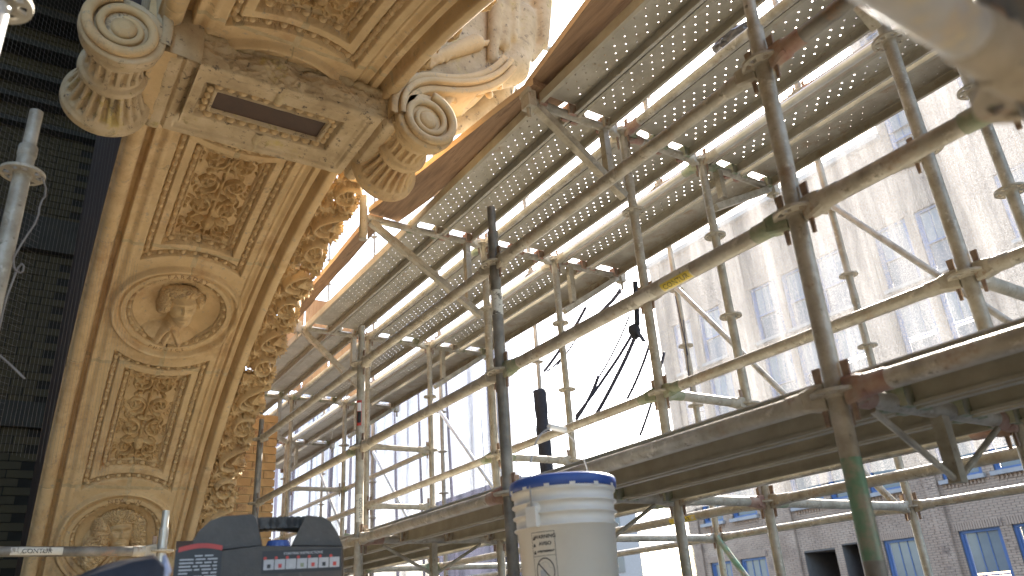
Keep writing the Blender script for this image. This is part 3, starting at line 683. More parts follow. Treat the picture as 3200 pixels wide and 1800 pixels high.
for p, R, sc in eg[300:]+[e for e in eggs if not vis(e[0])]:
    rest.add([p+R @ Vector((v[0]*sc, v[1], v[2])) for v in EGG.v], EGG.f, 0, True)
for p, R, sc in darts:
    rest.add([p+R @ Vector((v[0]*sc, v[1], v[2])) for v in DART.v], DART.f, 0, True)
o = build('bead_rows', rest, M['stone'], arch); o['kind'] = 'stuff'
# ---- carved arabesque panels ------------------------------------------
def strokes_h(U, V, strokes):
    """strokes: list of (points Nx2, width array, height)"""
    H = np.zeros(U.shape); u = U.ravel(); v = V.ravel()
    for pts, w, hh in strokes:
        pts = np.asarray(pts, float); w = np.broadcast_to(w, (len(pts),)); wm = w.max()
        sel = np.where((u > pts[:, 0].min()-wm) & (u < pts[:, 0].max()+wm) & (v > pts[:, 1].min()-wm) & (v < pts[:, 1].max()+wm))[0]
        if not len(sel): continue
        best = np.zeros(len(sel))
        for k in range(len(pts)):
            d2 = (u[sel]-pts[k, 0])**2+(v[sel]-pts[k, 1])**2
            best = np.maximum(best, np.sqrt(np.clip(1-d2/w[k]**2, 0, 1)))
        f = H.ravel(); f[sel] = np.maximum(f[sel], hh*best); H = f.reshape(U.shape)
    return H
def spiral(c, r0, r1, a0, turns, n=60):
    t = np.linspace(0, 1, n); a = a0+turns*2*PI*t; r = r0*(r1/r0)**t; return np.stack([c[0]+r*np.cos(a), c[1]+r*np.sin(a)], 1)
def bez(*p, n=24):
    p = [np.array(q, float) for q in p]; t = np.linspace(0, 1, n)[:, None]
    if len(p) == 3: return (1-t)**2*p[0]+2*t*(1-t)*p[1]+t*t*p[2]
    return (1-t)**3*p[0]+3*t*(1-t)**2*p[1]+3*t*t*(1-t)*p[2]+t**3*p[3]
def leaf(U, V, c, R, n, A, rot=0, inner=.25):
    du, dv = U-c[0], V-c[1]; r = np.hypot(du, dv); a = np.arctan2(dv, du)+rot
    lobe = R*(.62+.38*np.abs(np.cos(n*a/2))); m = np.clip(1-(r/lobe)**2, 0, 1)
    return A*np.sqrt(m)*(.55+.45*np.abs(np.cos(n*a/2)))*(1-.5*np.exp(-(r/(R*inner))**2)) + A*.8*np.exp(-(r/(R*.16))**2)
def panel_height(U, V, L):
    st = []
    rows = [(.40, .105, 1), (.15, .098, -1), (-.13, .092, 1), (-.34, .080, -1)]
    H = np.zeros(U.shape)
    for sx in (-1, 1):
        prev = None
        for k, (fv, r, dr) in enumerate(rows):
            v = fv*L; r = r*min(1.0, L/1.0) if False else r*.82; c = (sx*.088, v)
            a0 = PI/2 if dr > 0 else -PI/2
            sp = spiral(c, r*1.1, r*.26, (PI*.5 if dr > 0 else -PI*.5)+0, sx*dr*1.15)
            st.append((sp, np.linspace(.0145, .010, len(sp)), .034))
            H = np.maximum(H, leaf(U, V, c, r*.72, 5, .036, k*.7))
            # fan of acanthus outside the scroll
            for q in range(5):
                a = (-.9+.45*q)+(0 if sx > 0 else PI)+(.5*dr*sx); p0 = (c[0]+math.cos(a)*r*.95, c[1]+math.sin(a)*r*.95-0.01)
                st.append((bez(p0, (p0[0]+.016*math.cos(a), p0[1]+.016*math.sin(a)), (p0[0]+.042*math.cos(a+.5), p0[1]+.046*math.sin(a+.5)), n=8), np.linspace(.012, .005, 8), .026))
            if prev is not None:
                st.append((bez((prev[0]-sx*.0, prev[1]-prev[2]), (sx*.02, (prev[1]+v)/2+.03), (sx*.15, (prev[1]+v)/2-.02), (c[0], c[1]+r), n=30), .0105, .030))
            prev = (c[0], c[1], r)
        st.append((bez((0, .30*L), (sx*.04, .33*L), (sx*.05, .27*L), n=14), np.linspace(.01, .004, 14), .03))
        st.append((spiral((sx*.09, -.455*L), .042, .012, -PI/2, sx*1.2, 40), np.linspace(.012, .007, 40), .034))
        st.append((bez((0, -.44*L), (sx*.04, -.40*L), (sx*.05, -.455*L), n=14), .010, .030))
    st.append((np.stack([np.zeros(60), np.linspace(-.42*L, .46*L, 60)], 1), .010+.007*np.abs(np.sin(np.linspace(0, 14, 60))), .032))
    # grotesque mask and bowl on the centre line
    H = np.maximum(H, .055*np.sqrt(np.clip(1-(U/.042)**2-((V+.30*L)/.055)**2, 0, 1)))
    H = np.maximum(H, .040*np.sqrt(np.clip(1-(U/.065)**2-((V-.0*L)/.022)**2, 0, 1)))
    for sx in (-1, 1): H = np.maximum(H, .045*np.sqrt(np.clip(1-((U-sx*.075)/.055)**2-((V+.27*L)/.020)**2, 0, 1)))
    H = np.maximum(H, strokes_h(U, V, st))
    H += (fbm(U*70+9, V*70+9, 3, 5)-.5)*.012*(H > .004)
    return H
def carved_panel(mA, mB, res=.0042, name='carved_panel'):
    R = .52+.150; s0 = mB+R*math.cos(math.asin(.17/R))-.02; s1 = mA-R*math.cos(math.asin(.17/R))+.02
    s0 = mB+math.sqrt(R*R-.17**2); s1 = mA-math.sqrt(R*R-.17**2)
    hw = .166; nv = int((s1-s0+.1)/res); nu = int(2*hw/res)
    s = np.linspace(s0+.045-.05, s1-.045+.05, nv)[:, None]; u = np.linspace(-hw, hw, nu)[None, :]; S_, U_ = np.broadcast_arrays(s, u); L = s1-s0
    dm = np.minimum(np.hypot(S_-mA, U_), np.hypot(S_-mB, U_)); inside = dm > R
    H = panel_height(U_, S_-(s0+s1)/2, L)
    H = H*SS(dm, R, R+.01)
    P = map3(S_, YC+U_, .074+.020-H*1.75)
    kp = inside[:-1, :-1] & inside[1:, 1:]
    me, o = gridmesh(name, P, M['ochre'], keep=kp); return put(name, me, o, arch)
order = sorted(MS, reverse=True)
for i in range(len(order)-1): carved_panel(order[i], order[i+1])
# ---- portrait reliefs ---------------------------------------------------
def ell(U, V, c, r, hh, rot=0):
    du, dv = U-c[0], V-c[1]; cs, sn = math.cos(rot), math.sin(rot); a = (du*cs+dv*sn)/r[0]; b = (-du*sn+dv*cs)/r[1]
    return hh*np.sqrt(np.clip(1-a*a-b*b, 0, 1))
def smax(a, b, k=.02): return np.maximum(a, b)+k*np.exp(-np.abs(a-b)/k)*.35
def gau(U, V, c, r, A): return A*np.exp(-((U-c[0])/r[0])**2-((V-c[1])/r[1])**2)
def portrait(ms, kind):
    R0 = .285; n = 170; u = np.linspace(-R0, R0, n)[None, :]; v = np.linspace(-R0, R0, n)[:, None]; V, U = np.broadcast_arrays(v, u)
    rr = np.hypot(U, V)/R0; x = U/R0/1.30; y = V/R0/1.30+.02
    if kind == 0: hx, hy, tilt = .08, .12, .10
    else: hx, hy, tilt = .06, .13, .10
    X = (x-hx)*math.cos(tilt)+(y-hy)*math.sin(tilt); Y = -(x-hx)*math.sin(tilt)+(y-hy)*math.cos(tilt)
    X = X*1.0
    body = ell(x, y, (-.05, -1.0), (.74, .62), .42)
    neck = ell(x, y, (hx-.03, hy-.42), (.17, .34), .40)
    H = smax(body, neck, .04)
    # collar and coat folds
    for a, b, c in (((-.30, -.95), (-.20, -.55), (-.06, -.38)), ((.30, -.98), (.16, -.62), (.05, -.46)), ((-.12, -1.0), (-.1, -.7), (-.03, -.5))):
        pts = bez(a, b, c, n=18); H = np.maximum(H, strokes_h(x, y, [(pts, .075, .50)]))
    for q in range(4):
        pts = bez((-.62+.1*q, -.62-.1*q), (-.4+.1*q, -.6), (-.30+.08*q, -.95), n=12); H += strokes_h(x, y, [(pts, .05, .07)])*(H > .05)
    skull = ell(X, Y, (0, .07), (.265, .36), .66); jaw = ell(X, Y, (.015, -.18), (.185, .215), .60)
    face = smax(skull, jaw, .03)
    face += gau(X, Y, (0, .14), (.20, .045), .075)                      # brow
    for sx in (-1, 1):
        face -= gau(X, Y, (sx*.095, .065), (.055, .034), .135)           # eye sockets
        face += gau(X, Y, (sx*.095, .062), (.036, .018), .085)          # eyes
        face += gau(X, Y, (sx*.13, -.05), (.06, .06), .035)             # cheeks
        face -= gau(X, Y, (sx*.075, -.12), (.03, .04), .03)
    nose = np.clip(1-np.abs(X)/(.022+.036*np.clip((.10-Y)/.2, 0, 1)), 0, 1)*SS(Y, -.085, -.06)*(1-SS(Y, .06, .15))*(.05+.10*np.clip((.10-Y)/.18, 0, 1))
    face += nose
    face -= gau(X, Y, (0, -.135), (.07, .012), .035); face += gau(X, Y, (0, -.115), (.055, .013), .03)
    face -= gau(X, Y, (0, -.165), (.075, .009), .06); face += gau(X, Y, (0, -.19), (.055, .014), .035); face -= gau(X, Y, (0, -.225), (.05, .014), .03); face += gau(X, Y, (0, -.29), (.06, .045), .05)
    face = np.where(skull+jaw > .01, face, 0)
    H = np.maximum(H, face)
    # hair
    N1 = fbm(x*(7 if kind else 6)+3, y*7+5, 4, 11+kind)
    curl = np.abs(np.sin((N1*9+x*5)*2.2))
    if kind == 0:
        hair = np.maximum.reduce([ell(X, Y, (-.04, .33), (.36, .20), .62), ell(X, Y, (-.30, .12), (.14, .26), .50), ell(X, Y, (.28, .16), (.12, .20), .46), ell(X, Y, (-.36, -.02), (.10, .12), .36)])
        cut = (X/.21)**2+((Y-.0)/.235)**2 > 1
    else:
        hair = np.maximum.reduce([ell(X, Y, (-.02, .34), (.40, .24), .66), ell(X, Y, (-.34, .06), (.22, .40), .52), ell(X, Y, (.34, .06), (.19, .40), .50), ell(X, Y, (-.44, -.26), (.26, .32), .44), ell(X, Y, (.38, -.26), (.17, .30), .42), ell(X, Y, (-.52, -.45), (.18, .2), .36)])
        cut = (X/.205)**2+((Y+.02)/.235)**2 > 1
    hair = hair*cut
    hair = np.where(hair > .03, hair + (.11 if kind else .075)*(curl-.5), 0)
    H = np.maximum(H, hair)
    H *= SS(1.0-rr, .0, .05)
    headm = np.clip(np.maximum(face*(skull+jaw > .01), hair)*30, 0, 1)
    dish = .012+.018+.075*np.sqrt(np.clip(1-np.clip(rr*R0/.292, 0, 1)**3, 0, 1))
    al = math.radians(27); vc = R0*1.30*hy-.02; z0 = H*.25
    vh = vc+(V-vc)*math.cos(al)+z0*math.sin(al)-.035; zh = z0*math.cos(al)-(V-vc)*math.sin(al)+.030
    V2 = V*(1-headm)+vh*headm; z2 = z0*(1-headm)+np.maximum(zh, .004)*headm
    P = map3(ms+V2, YC+U, dish-.012-z2)
    kp = (rr < .985)[:-1, :-1] & (H > .004)[:-1, :-1] | ((rr < .985) & (H > .004))[1:, 1:]
    me, o = gridmesh('portrait_bust', P, M['stone'], keep=kp); b = put('portrait_bust', me, o, arch)
    b['label'] = ('bust with wavy swept hair and head bowed, in the upper medallion', 'bust with long curly hair to the shoulders, in the lower medallion')[kind]
portrait(MS[1], 0); portrait(MS[2], 1)
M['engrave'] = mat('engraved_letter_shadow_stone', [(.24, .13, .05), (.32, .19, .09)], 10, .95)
def arc_letters(txt, ms, R, size, spread, top=True):
    objs = MB(); n = len(txt)
    for i, ch in enumerate(txt):
        me = text_mesh(ch, size, M['engrave'], ext=.0006, font_off=.0006); a = (i-(n-1)/2)*spread
        for p in me.polygons: pass
        vs = []
        for v in me.vertices:
            if top:
                rr = R+v.co.y; ang = PI/2-a-v.co.x/R; yy = rr*math.cos(ang); ss = rr*math.sin(ang)
            else:
                rr = R-v.co.y; ang = -PI/2+a+v.co.x/R; yy = rr*math.cos(ang); ss = rr*math.sin(ang)
            h = -.0122-v.co.z
            vs.append(tuple(map3(np.array(ms+ss), YC+yy, np.array(h)))) 
        objs.add([tuple(float(c) for c in p) for p in vs], [tuple(p.vertices) for p in me.polygons])
        bpy.data.meshes.remove(me)
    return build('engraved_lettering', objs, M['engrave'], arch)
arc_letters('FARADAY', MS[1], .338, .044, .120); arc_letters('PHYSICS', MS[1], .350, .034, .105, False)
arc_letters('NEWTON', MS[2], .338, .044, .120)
# ---- foliage archivolt ---------------------------------------------------
def foliage(t0, t1, seed, ymax=1.735):
    res = .0042; s = np.arange(math.radians(t0)*AR, math.radians(t1)*AR, res)[:, None]; y = np.arange(1.405, ymax, res)[None, :]
    S_, Y_ = np.broadcast_arrays(s, y); H = np.full(S_.shape, .0); st = []; U = .30
    k0 = int(math.floor(s[0, 0]/U)); k1 = int(math.ceil(s[-1, 0]/U))
    for k in range(k0, k1+1):
        c = (k*U+.12, 1.56)
        if k % 2:
            sp = spiral(c, .100, .045, PI*.25, -1.05, 60); sp[:, 1] = c[1]+(sp[:, 1]-c[1])*.92; st.append((sp, np.linspace(.019, .012, 60), .055)); sp = spiral(c, .078, .030, PI*.25, -1.0, 50); st.append((sp, .010, .040))
            H = np.maximum(H, leaf(S_, Y_, c, .055, 6, .055, k))
        else:
            sp = bez((c[0]+.12, 1.66), (c[0]+.02, 1.44), (c[0]-.14, 1.42), (c[0]-.10, 1.58), n=60); st.append((sp, .018, .055))
            sp = bez((c[0]+.12, 1.63), (c[0]+.05, 1.49), (c[0]-.10, 1.46), (c[0]-.075, 1.58), n=50); st.append((sp, .010, .040))
            for q in range(6):
                a = .2+.42*q; st.append((bez((c[0]-.04, 1.56), (c[0]-.02+.04*math.cos(a), 1.58+.03*math.sin(a)), (c[0]+.095*math.cos(a), 1.60+.085*math.sin(a)), n=16), np.linspace(.018, .008, 16), .048))
        # acanthus tufts between the scrolls
        for b in range(2):
            cc = (k*U-.035+.02*b, 1.455+.16*b)
            for q in range(7):
                a = q*2*PI/7+k; st.append((bez(cc, (cc[0]+.03*math.cos(a), cc[1]+.03*math.sin(a)), (cc[0]+.055*math.cos(a+.5), cc[1]+.055*math.sin(a+.5)), n=10), np.linspace(.016, .007, 10), .045))
    H = np.maximum(H, strokes_h(S_, Y_, st))
    r1 = fbm(S_*42, Y_*42, 3, seed); r2 = np.abs(r1-.45)*2
    H = H + .022*(1-r2)*(H < .012)*SS(r1, .35, .55) + (fbm(S_*70, Y_*70, 2, seed+9)-.5)*.008
    edge = 1.655+.030*np.sin(S_*2*PI/U+1.2)+.030*(fbm(S_*16, S_*0+.5, 3, seed+4)-.5)+.018*np.abs(np.sin(S_*75))
    hole = (H < .006) & (fbm(S_*28, Y_*28, 2, seed+20) < .20)
    ins = (Y_ < edge) & ~hole & ~((Y_ < 1.43) & (np.sin(S_*9+1) > .93))
    kp = (ins[:-1, :-1] & ins[1:, 1:] & ins[1:, :-1] & ins[:-1, 1:])
    back = .045+.25*np.clip(Y_-1.62, 0, 1)*0
    P = map3(S_, Y_, back+.035-H*1.75)
    me, o = gridmesh('carved_foliage', P, M['stone'], keep=kp); f = put('carved_foliage', me, o, arch)
    # thickness: a second sheet a little above, joined as the back of the stone
    P2 = map3(S_, Y_, back+.060+0*H); me, o = gridmesh('foliage_back', P2[::3, ::3], M['ochre'], keep=kp[::3, ::3][:P2[::3, ::3].shape[0]-1, :P2[::3, ::3].shape[1]-1]); put('foliage_back', me, o, arch)
for i, (a, b) in enumerate(((-62, -48.2), (-48, -34.1), (-33.9, -20.3), (-20.1, -6.6), (4, 18))): foliage(a, b, 30+i, 1.735 if a < 0 else 1.46)
# ---- keystone --------------------------------------------------------------
kx0, kx1, kz = -3.64, -3.05, 2.45
key = []
def kgrid():
    res = .0055; x = np.arange(kx0-.012, kx1+.012, res)[:, None]; y = np.arange(.30, 1.455, res)[None, :]; X_, Y_ = np.broadcast_arrays(x, y)
    h = np.zeros(X_.shape)
    cx = (kx0+kx1)/2
    # framed field: raised rim, sunk slope, egg frame, dark slot
    dr = np.minimum(np.minimum(X_-kx0, kx1-X_), np.minimum(Y_-.385, 1.355-Y_))
    h += .016*SS(dr, .038, .050) + .010*SS(dr, .058, .075)
    dq = np.minimum(.145-np.abs(X_-cx+.0)-0*.02, np.minimum(Y_-.50, 1.205-Y_))
    h += .040*SS(dq, 0, .006)
    ds = np.minimum(.082-np.abs(X_-cx-.0), np.minimum(Y_-.575, 1.13-Y_))
    h += .62*SS(ds, 0, .006) - .034*SS(dq, .048, .053)*(1-SS(ds, -.006, 0))
    # side rolls
    h += .02*SS(.385-Y_, 0, .004)*(1-SS(.372-Y_, 0, .004)); h -= .012*bumpf(Y_, .335, .034)
    h += .03*SS(Y_, 1.358, 1.366)*(1-SS(Y_, 1.376, 1.384)); h -= .020*bumpf(Y_, 1.418, .036)
    e = np.minimum(np.minimum(X_-(kx0-.012), kx1+.012-X_), np.minimum(Y_-.30, 1.455-Y_))
    h += .012*(1-SS(e, 0, .014))
    h += (fbm(X_*14, Y_*14, 4, 77)-.5)*.007
    P = np.stack([X_, Y_, kz+h], -1)
    def up(E):
        E = E.copy(); E[..., 2] = kz+.30; return E
    P = np.concatenate([up(P[:1]), P, up(P[-1:])], 0); P = np.concatenate([up(P[:, :1]), P, up(P[:, -1:])], 1)
    return P
me, o = gridmesh('keystone', kgrid(), M['stone_dirty']); ks = put('keystone', me, o, arch)
ring('keystone_core', .30, 1.44, AR+.72, AR+.8, M['mort_d'], arch, -12, 8, 8)
for row in ([(kx1-.172, .54), (kx1-.172, 1.17)], [(kx0+.172, .54), (kx0+.172, 1.17)]):
    n = 11
    for i in range(n):
        t = (i+.5)/n; y = row[0][1]+(row[1][1]-row[0][1])*t
        xx = row[0][0]
        o = put('bead', EGGM, (xx, y, kz+.048), ks); o.rotation_euler = (PI, 0, PI/2); o.scale = (1.15, 1.0, 1.1)
for yy in (.535, 1.17):
    for q in (-.08, -.027, .027, .08):
        o = put('bead', EGGM, ((kx0+kx1)/2+q, yy, kz+.048), ks); o.rotation_euler = (PI, 0, 0)
for xa, xb in ((kx1-.145, kx1-.004), (kx0+.004, kx0+.145)):
    x_ = np.linspace(xa, xb, 24)[:, None]; y_ = np.linspace(.825, .868, 8)[None, :]; A_, B_ = np.broadcast_arrays(x_, y_)
    me, o = gridmesh('mortar_joint', np.stack([A_, B_+.008*(fbm(A_*40, B_*5, 2, 6)-.5), kz-.004+.010*((B_-.8465)/.0215)**2+.016*SS(np.minimum(A_-kx0, kx1-A_), .038, .050)+.006*(fbm(A_*50, B_*50, 3, 2)-.5)], -1), M['mortar']); put('mortar_joint', me, o, arch)
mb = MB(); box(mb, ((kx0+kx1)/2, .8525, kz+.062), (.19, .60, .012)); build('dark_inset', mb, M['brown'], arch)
mb = MB(); box(mb, (-3.14, 1.515, 2.665), (.27, .15, .13)); build('console_core', mb, M['stone'], arch)
# rough weathered near flank and the lumpy mortar above it
def flank():
    res = .005; y = np.arange(.315, 1.44, res)[:, None]; t = np.linspace(0, 1, 50)[None, :]; Y_, T_ = np.broadcast_arrays(y, t)
    n = fbm(Y_*11, T_*3, 4, 91); n2 = fbm(Y_*38, T_*12, 3, 17); X_ = kx1+.006+.018*np.sin(T_*PI)+.06*T_*(n-.3)+.05*(n-.5)+.022*(n2-.5); Z_ = kz+.006+.175*T_
    P = np.stack([X_, Y_, Z_], -1); me, o = gridmesh('keystone_flank', P, M['stone_dirty']); put('keystone_flank', me, o, arch)
flank()
mb = MB()
for i in range(40):
    y = .34+1.07*i/40; r = .016+.014*random.random(); 
    v = Vector((-3.045+.02*random.random(), y, 2.605)); lathe(mb, v-Vector((0, r*1.6, 0)), (0, 1, 0), [(0, .002), (r*.7, r*.8), (r*1.6, r), (r*2.6, r*.7), (r*3.2, .002)], 7, caps=False)
build('mortar_fillet', mb, M['mortar'], arch)
# ---- consoles: bolster volutes on both sides of the keystone ---------------
def console(name, yc, zc, R, flip, label=None):
    root = []
    prof = [(0, .93*R), (.010, R), (.050, R), (.062, .90*R), (.075, .93*R), (.10, .95*R), (.115, .80*R), (.18, .70*R), (.26, .68*R), (.32, .74*R), (.335, .84*R), (.365, .86*R), (.385, .78*R), (.40, .74*R), (.47, .80*R), (.55, .94*R), (.60, 1.04*R), (.62, 1.12*R), (.66, 1.14*R), (.685, 1.06*R), (.69, .9*R)]
    KT = .86; tt = np.linspace(0, .69, 150)[:, None]; aa = np.linspace(0, 2*PI, 241)[None, :]; pt = np.array(prof); rr_ = np.interp(tt, pt[:, 0], pt[:, 1]) + 0*aa
    def flute(t0, t1, n, dep):
        u = np.clip((tt-t0)/(t1-t0), 0, 1); prof_ = np.clip(u*(1-u)*8, 0, 1)**.5*(u > 0)*(u < 1); c_ = np.cos(aa*n)*.5+.5
        return dep*prof_*SS(c_, .30, .70)
    rr_ = rr_ - flute(.185, .300, 16, .022) - flute(.405, .585, 20, .034)
    Pg = np.stack([-2.955-tt*KT+0*aa, yc+rr_*np.cos(aa), zc+rr_*np.sin(aa)], -1)
    if flip > 0: pass
    e0 = Pg[:1].copy(); e0[..., 1] = yc; e0[..., 2] = zc; e1 = Pg[-1:].copy(); e1[..., 1] = yc; e1[..., 2] = zc
    me, o = gridmesh(name, np.concatenate([e0, Pg, e1], 0), M['stone'], origin=(-3.3, yc, zc)); b = put(name, me, (-3.3, yc, zc), arch)
    # spiral on the end face, winding inward
    n = 150; sp = []; rr = []
    for i in range(n):
        t = i/(n-1); a = (PI*.55 if flip > 0 else PI*.45)-flip*2*PI*2.0*t*-1; r = R*(.90-.60*t)
        sp.append(Vector((-2.952+.014*(1-t), yc+r*math.cos(a), zc+r*math.sin(a)))); rr.append(.026*(1-.5*t)*R/.17)
    s_ = MB(); polytube(s_, sp, rr, 8); build('spiral', s_, M['stone'], b)
    e = MB(); lathe(e, (-2.965, yc, zc), (1, 0, 0), [(0, .31*R), (.018, .30*R), (.030, .24*R), (.036, .02)], 24); build('eye', e, M['stone'], b)
    return b
cr = console('volute', 1.575, 2.462, .172, -1); cr['label'] = 'carved volute with fluted bolster on the street side of the keystone'
cl = console('volute', .112, 2.435, .172, 1); cl['label'] = 'grimy volute with fluted bolster on the inner side of the keystone'
cl.data.materials[0] = M['stone_dirty']
# curved bands rising from the street-side volute to the figure
def band(p, w, m, off=0.0, x0=-3.0, x1=-2.95, parent=arch, name='scroll_band'):
    mb = MB(); n = len(p); V = []
    for i in range(n):
        d = (p[min(i+1, n-1)]-p[max(i-1, 0)]); d = d/np.hypot(*d); nn = np.array((-d[1], d[0])); q = p[i]+nn*off
        prof = [(-w, x0), (-w, x1-.006), (-w*.7, x1), (w*.7, x1), (w, x1-.006), (w, x0)]
        for a, xx in prof: V.append((xx, q[0]+nn[0]*a, q[1]+nn[1]*a))
    F = [(i*6+k, i*6+k+1, i*6+6+k+1, i*6+6+k) for i in range(n-1) for k in range(5)]
    mb.add(V, F, 0, True); return build(name, mb, m, parent)
cp = np.concatenate([bez((1.415, 2.45), (1.40, 2.62), (1.50, 2.72), (1.66, 2.76), n=20), bez((1.66, 2.76), (1.86, 2.81), (2.02, 2.90), (2.14, 3.10), n=20)[1:]])
band(cp, .020, M['stone'], .030); band(cp, .016, M['stone'], -.010, x1=-2.93); band(cp, .020, M['stone'], -.052, x1=-2.955); band(cp, .03, M['stone'], .0, x0=-3.3, x1=-2.965)
cp2 = np.array([(.06, 2.60), (.02, 2.75), (.04, 2.95), (.12, 3.15), (.2, 3.3)]); cp2 = np.concatenate([bez((.28, 2.42), (.30, 2.66), (.20, 2.85), (.24, 3.3), n=24)]); band(cp2, .022, M['stone_dirty'], 0); band(cp2, .10, M['stone_dirty'], -.06, x0=-3.5, x1=-2.99)
# body of the console between keystone and volute, and its cushion beyond
for yy, ww in ((1.49, .16), (.27, .14)):
    mb = MB(); box(mb, (-3.30, yy, 2.62), (.56, ww, .36)); build('console_block', mb, M['stone'], arch)
pg = [(1.42, 2.60), (1.50, 2.70), (1.66, 2.755), (1.86, 2.805), (2.02, 2.895), (2.14, 3.09), (2.20, 3.5), (2.18, 4.3), (1.38, 4.3)]
mb = MB(); n = len(pg); mb.add([(-3.50, a, b) for a, b in pg]+[(-3.035, a, b) for a, b in pg], [tuple(range(n)), tuple(reversed(range(n, 2*n)))]+[(i, i+n, (i+1) % n+n, (i+1) % n) for i in range(n)])
build('console_body', mb, M['stone_dirty'], arch, origin=(-3.3, 1.42, 2.6))
def blob(name, parts, m, parent, voxel=.012, sm=4, label=None):
    """one continuous carved body: tapered limbs fused by a voxel remesh"""
    mb = MB()
    for p in parts:
        if len(p) == 4:
            a, b, r0, r1 = p; a = Vector(a); b = Vector(b); L = (b-a).length; pr = []
            for q in range(5): t = -PI/2+PI/2*q/4; pr.append((r0*math.sin(t), max(.001, r0*math.cos(t))))
            for q in range(5): t = PI/2*q/4; pr.append((L+r1*math.sin(t), max(.001, r1*math.cos(t))))
            lathe(mb, a, b-a, pr, 16)
        else:
            c, s, rot = p; R = Euler(rot).to_matrix(); V = []; n, m_ = 16, 10
            for i in range(m_+1):
                ph = -PI/2+PI*i/m_
                for k in range(n): t = 2*PI*k/n; V.append(Vector(c)+R @ Vector((s[0]*math.cos(t)*math.cos(ph)+1e-5*k, s[1]*math.sin(t)*math.cos(ph), s[2]*math.sin(ph))))
            mb.add(V, [(i*n+k, i*n+(k+1) % n, (i+1)*n+(k+1) % n, (i+1)*n+k) for i in range(m_) for k in range(n)])
    me = mb.mesh(name, m); ob = bpy.data.objects.new('tmp', me); COL.objects.link(ob)
    md = ob.modifiers.new('r', 'REMESH'); md.mode = 'VOXEL'; md.voxel_size = voxel; md.use_smooth_shade = True
    ms = ob.modifiers.new('s', 'SMOOTH'); ms.iterations = sm; ms.factor = .5
    dg = bpy.context.evaluated_depsgraph_get(); m2 = bpy.data.meshes.new_from_object(ob.evaluated_get(dg)); bpy.data.objects.remove(ob); m2.name = name
    m2.materials.clear(); m2.materials.append(m)
    a = np.array([v.co[:] for v in m2.vertices]); o = Vector((float(a[:, 0].mean()), float(a[:, 1].mean()), float(a[:, 2].min())))
    m2.transform(Matrix.Translation(-o)); r = put(name, m2, o, parent)
    if label: r['label'] = label
    return r
X1 = -3.02
# leaves curling out of the volute
lf = [((X1, 1.56, 2.60), (X1, 1.66, 2.70), .030, .022), ((X1, 1.62, 2.60), (X1, 1.72, 2.73), .026, .024), ((X1, 1.68, 2.58), (X1, 1.76, 2.74), .018, .030), ((X1, 1.76, 2.74), (X1-.02, 1.80, 2.72), .026, .014),
      ((X1, 1.90, 2.86), (X1-.01, 1.96, 2.83), .022, .026), ((X1, 1.99, 2.92), (X1-.01, 2.03, 2.85), .022, .024), ((X1, 2.06, 2.99), (X1, 2.10, 2.93), .024, .022), ((X1, 1.86, 2.83), (X1, 1.88, 2.79), .018, .014)]
blob('carved_leaves', lf, M['stone'], arch, .008, 3)
blob('carved_garland', [((X1+.0, 1.56+.035*i, 2.84+.030*i+.01*math.sin(i*2.3)), (X1+.01, 1.58+.035*i, 2.86+.030*i+.012*math.cos(i*1.7)), .016+.008*random.random(), .014) for i in range(15)] + [((X1, 1.62, 2.93), (X1, 1.95, 3.20), .030, .055)], M['stone'], arch, .008, 1)
fig = blob('statue', [
    ((-3.12, 2.36, 3.62), (-3.10, 2.27, 3.20), .135, .112),         # near thigh
    ((-3.10, 2.26, 3.19), (-3.12, 1.80, 2.86), .112, .066),         # shin folded back towards the volute
    ((-3.42, 2.42, 3.55), (-3.42, 2.33, 3.17), .13, .112), ((-3.42, 2.33, 3.16), (-3.42, 1.88, 2.80), .110, .080),
    ((-3.28, 2.32, 3.80), (.27, .20, .32), (0, .1, 0)), ((-3.2, 2.32, 4.10), (.20, .17, .26), (0, 0, 0)),
    ((-3.04, 2.50, 3.80), (-3.02, 2.47, 3.42), .085, .040), ((-3.02, 2.47, 3.44), (-3.05, 2.40, 3.27), .040, .012),
    ((-3.02, 2.18, 3.75), (-3.02, 2.15, 3.28), .075, .045), ((-2.99, 2.10, 3.55), (-3.02, 2.06, 3.12), .05, .035), ((-2.98, 2.24, 3.7), (-3.0, 2.22, 3.35), .045, .03),
    ((-3.2, 2.34, 4.45), (.10, .115, .135), (0, 0, 0)), ((-3.2, 2.34, 4.2), (-3.2, 2.34, 4.4), .06, .055)], M['stone_dirty'], None, .012, 4)
tag(fig, 'draped stone figure with bent legs perched on the keystone scroll', 'statue')
# ---- brick pier ------------------------------------------------------------
pier = empty('brick_pier', (-7.6, 1.75, -8), 'narrow pier of mottled buff bricks beyond the carved foliage', 'brick pier')
mb = MB(); box(mb, (-7.61, 1.65, -3.05), (1.2, .82, 9.9)); build('mortar_core', mb, M['mortar'], pier)
BW, BH = .215, .073
_b = MB(); box(_b, (0, 0, 0), (.022, .206, .064)); BRY = _b.mesh('brick', M['brick_y']); _b = MB(); box(_b, (0, 0, 0), (.022, .098, .064)); BRH = _b.mesh('brick', M['brick_y'])
nb = 0; z = 1.86; row = 0
while z > -.9:
    y = 2.072; half = row % 2
    ws = [.098 if half else .206]
    while y > 1.32:
        w = .206 if not (half and y > 2.05) else .098
        o = put('brick', BRY if w > .15 else BRH, (-7.008+random.uniform(-.003, .003), y-w/2, z), pier); y -= w+.009
    z -= BH; row += 1
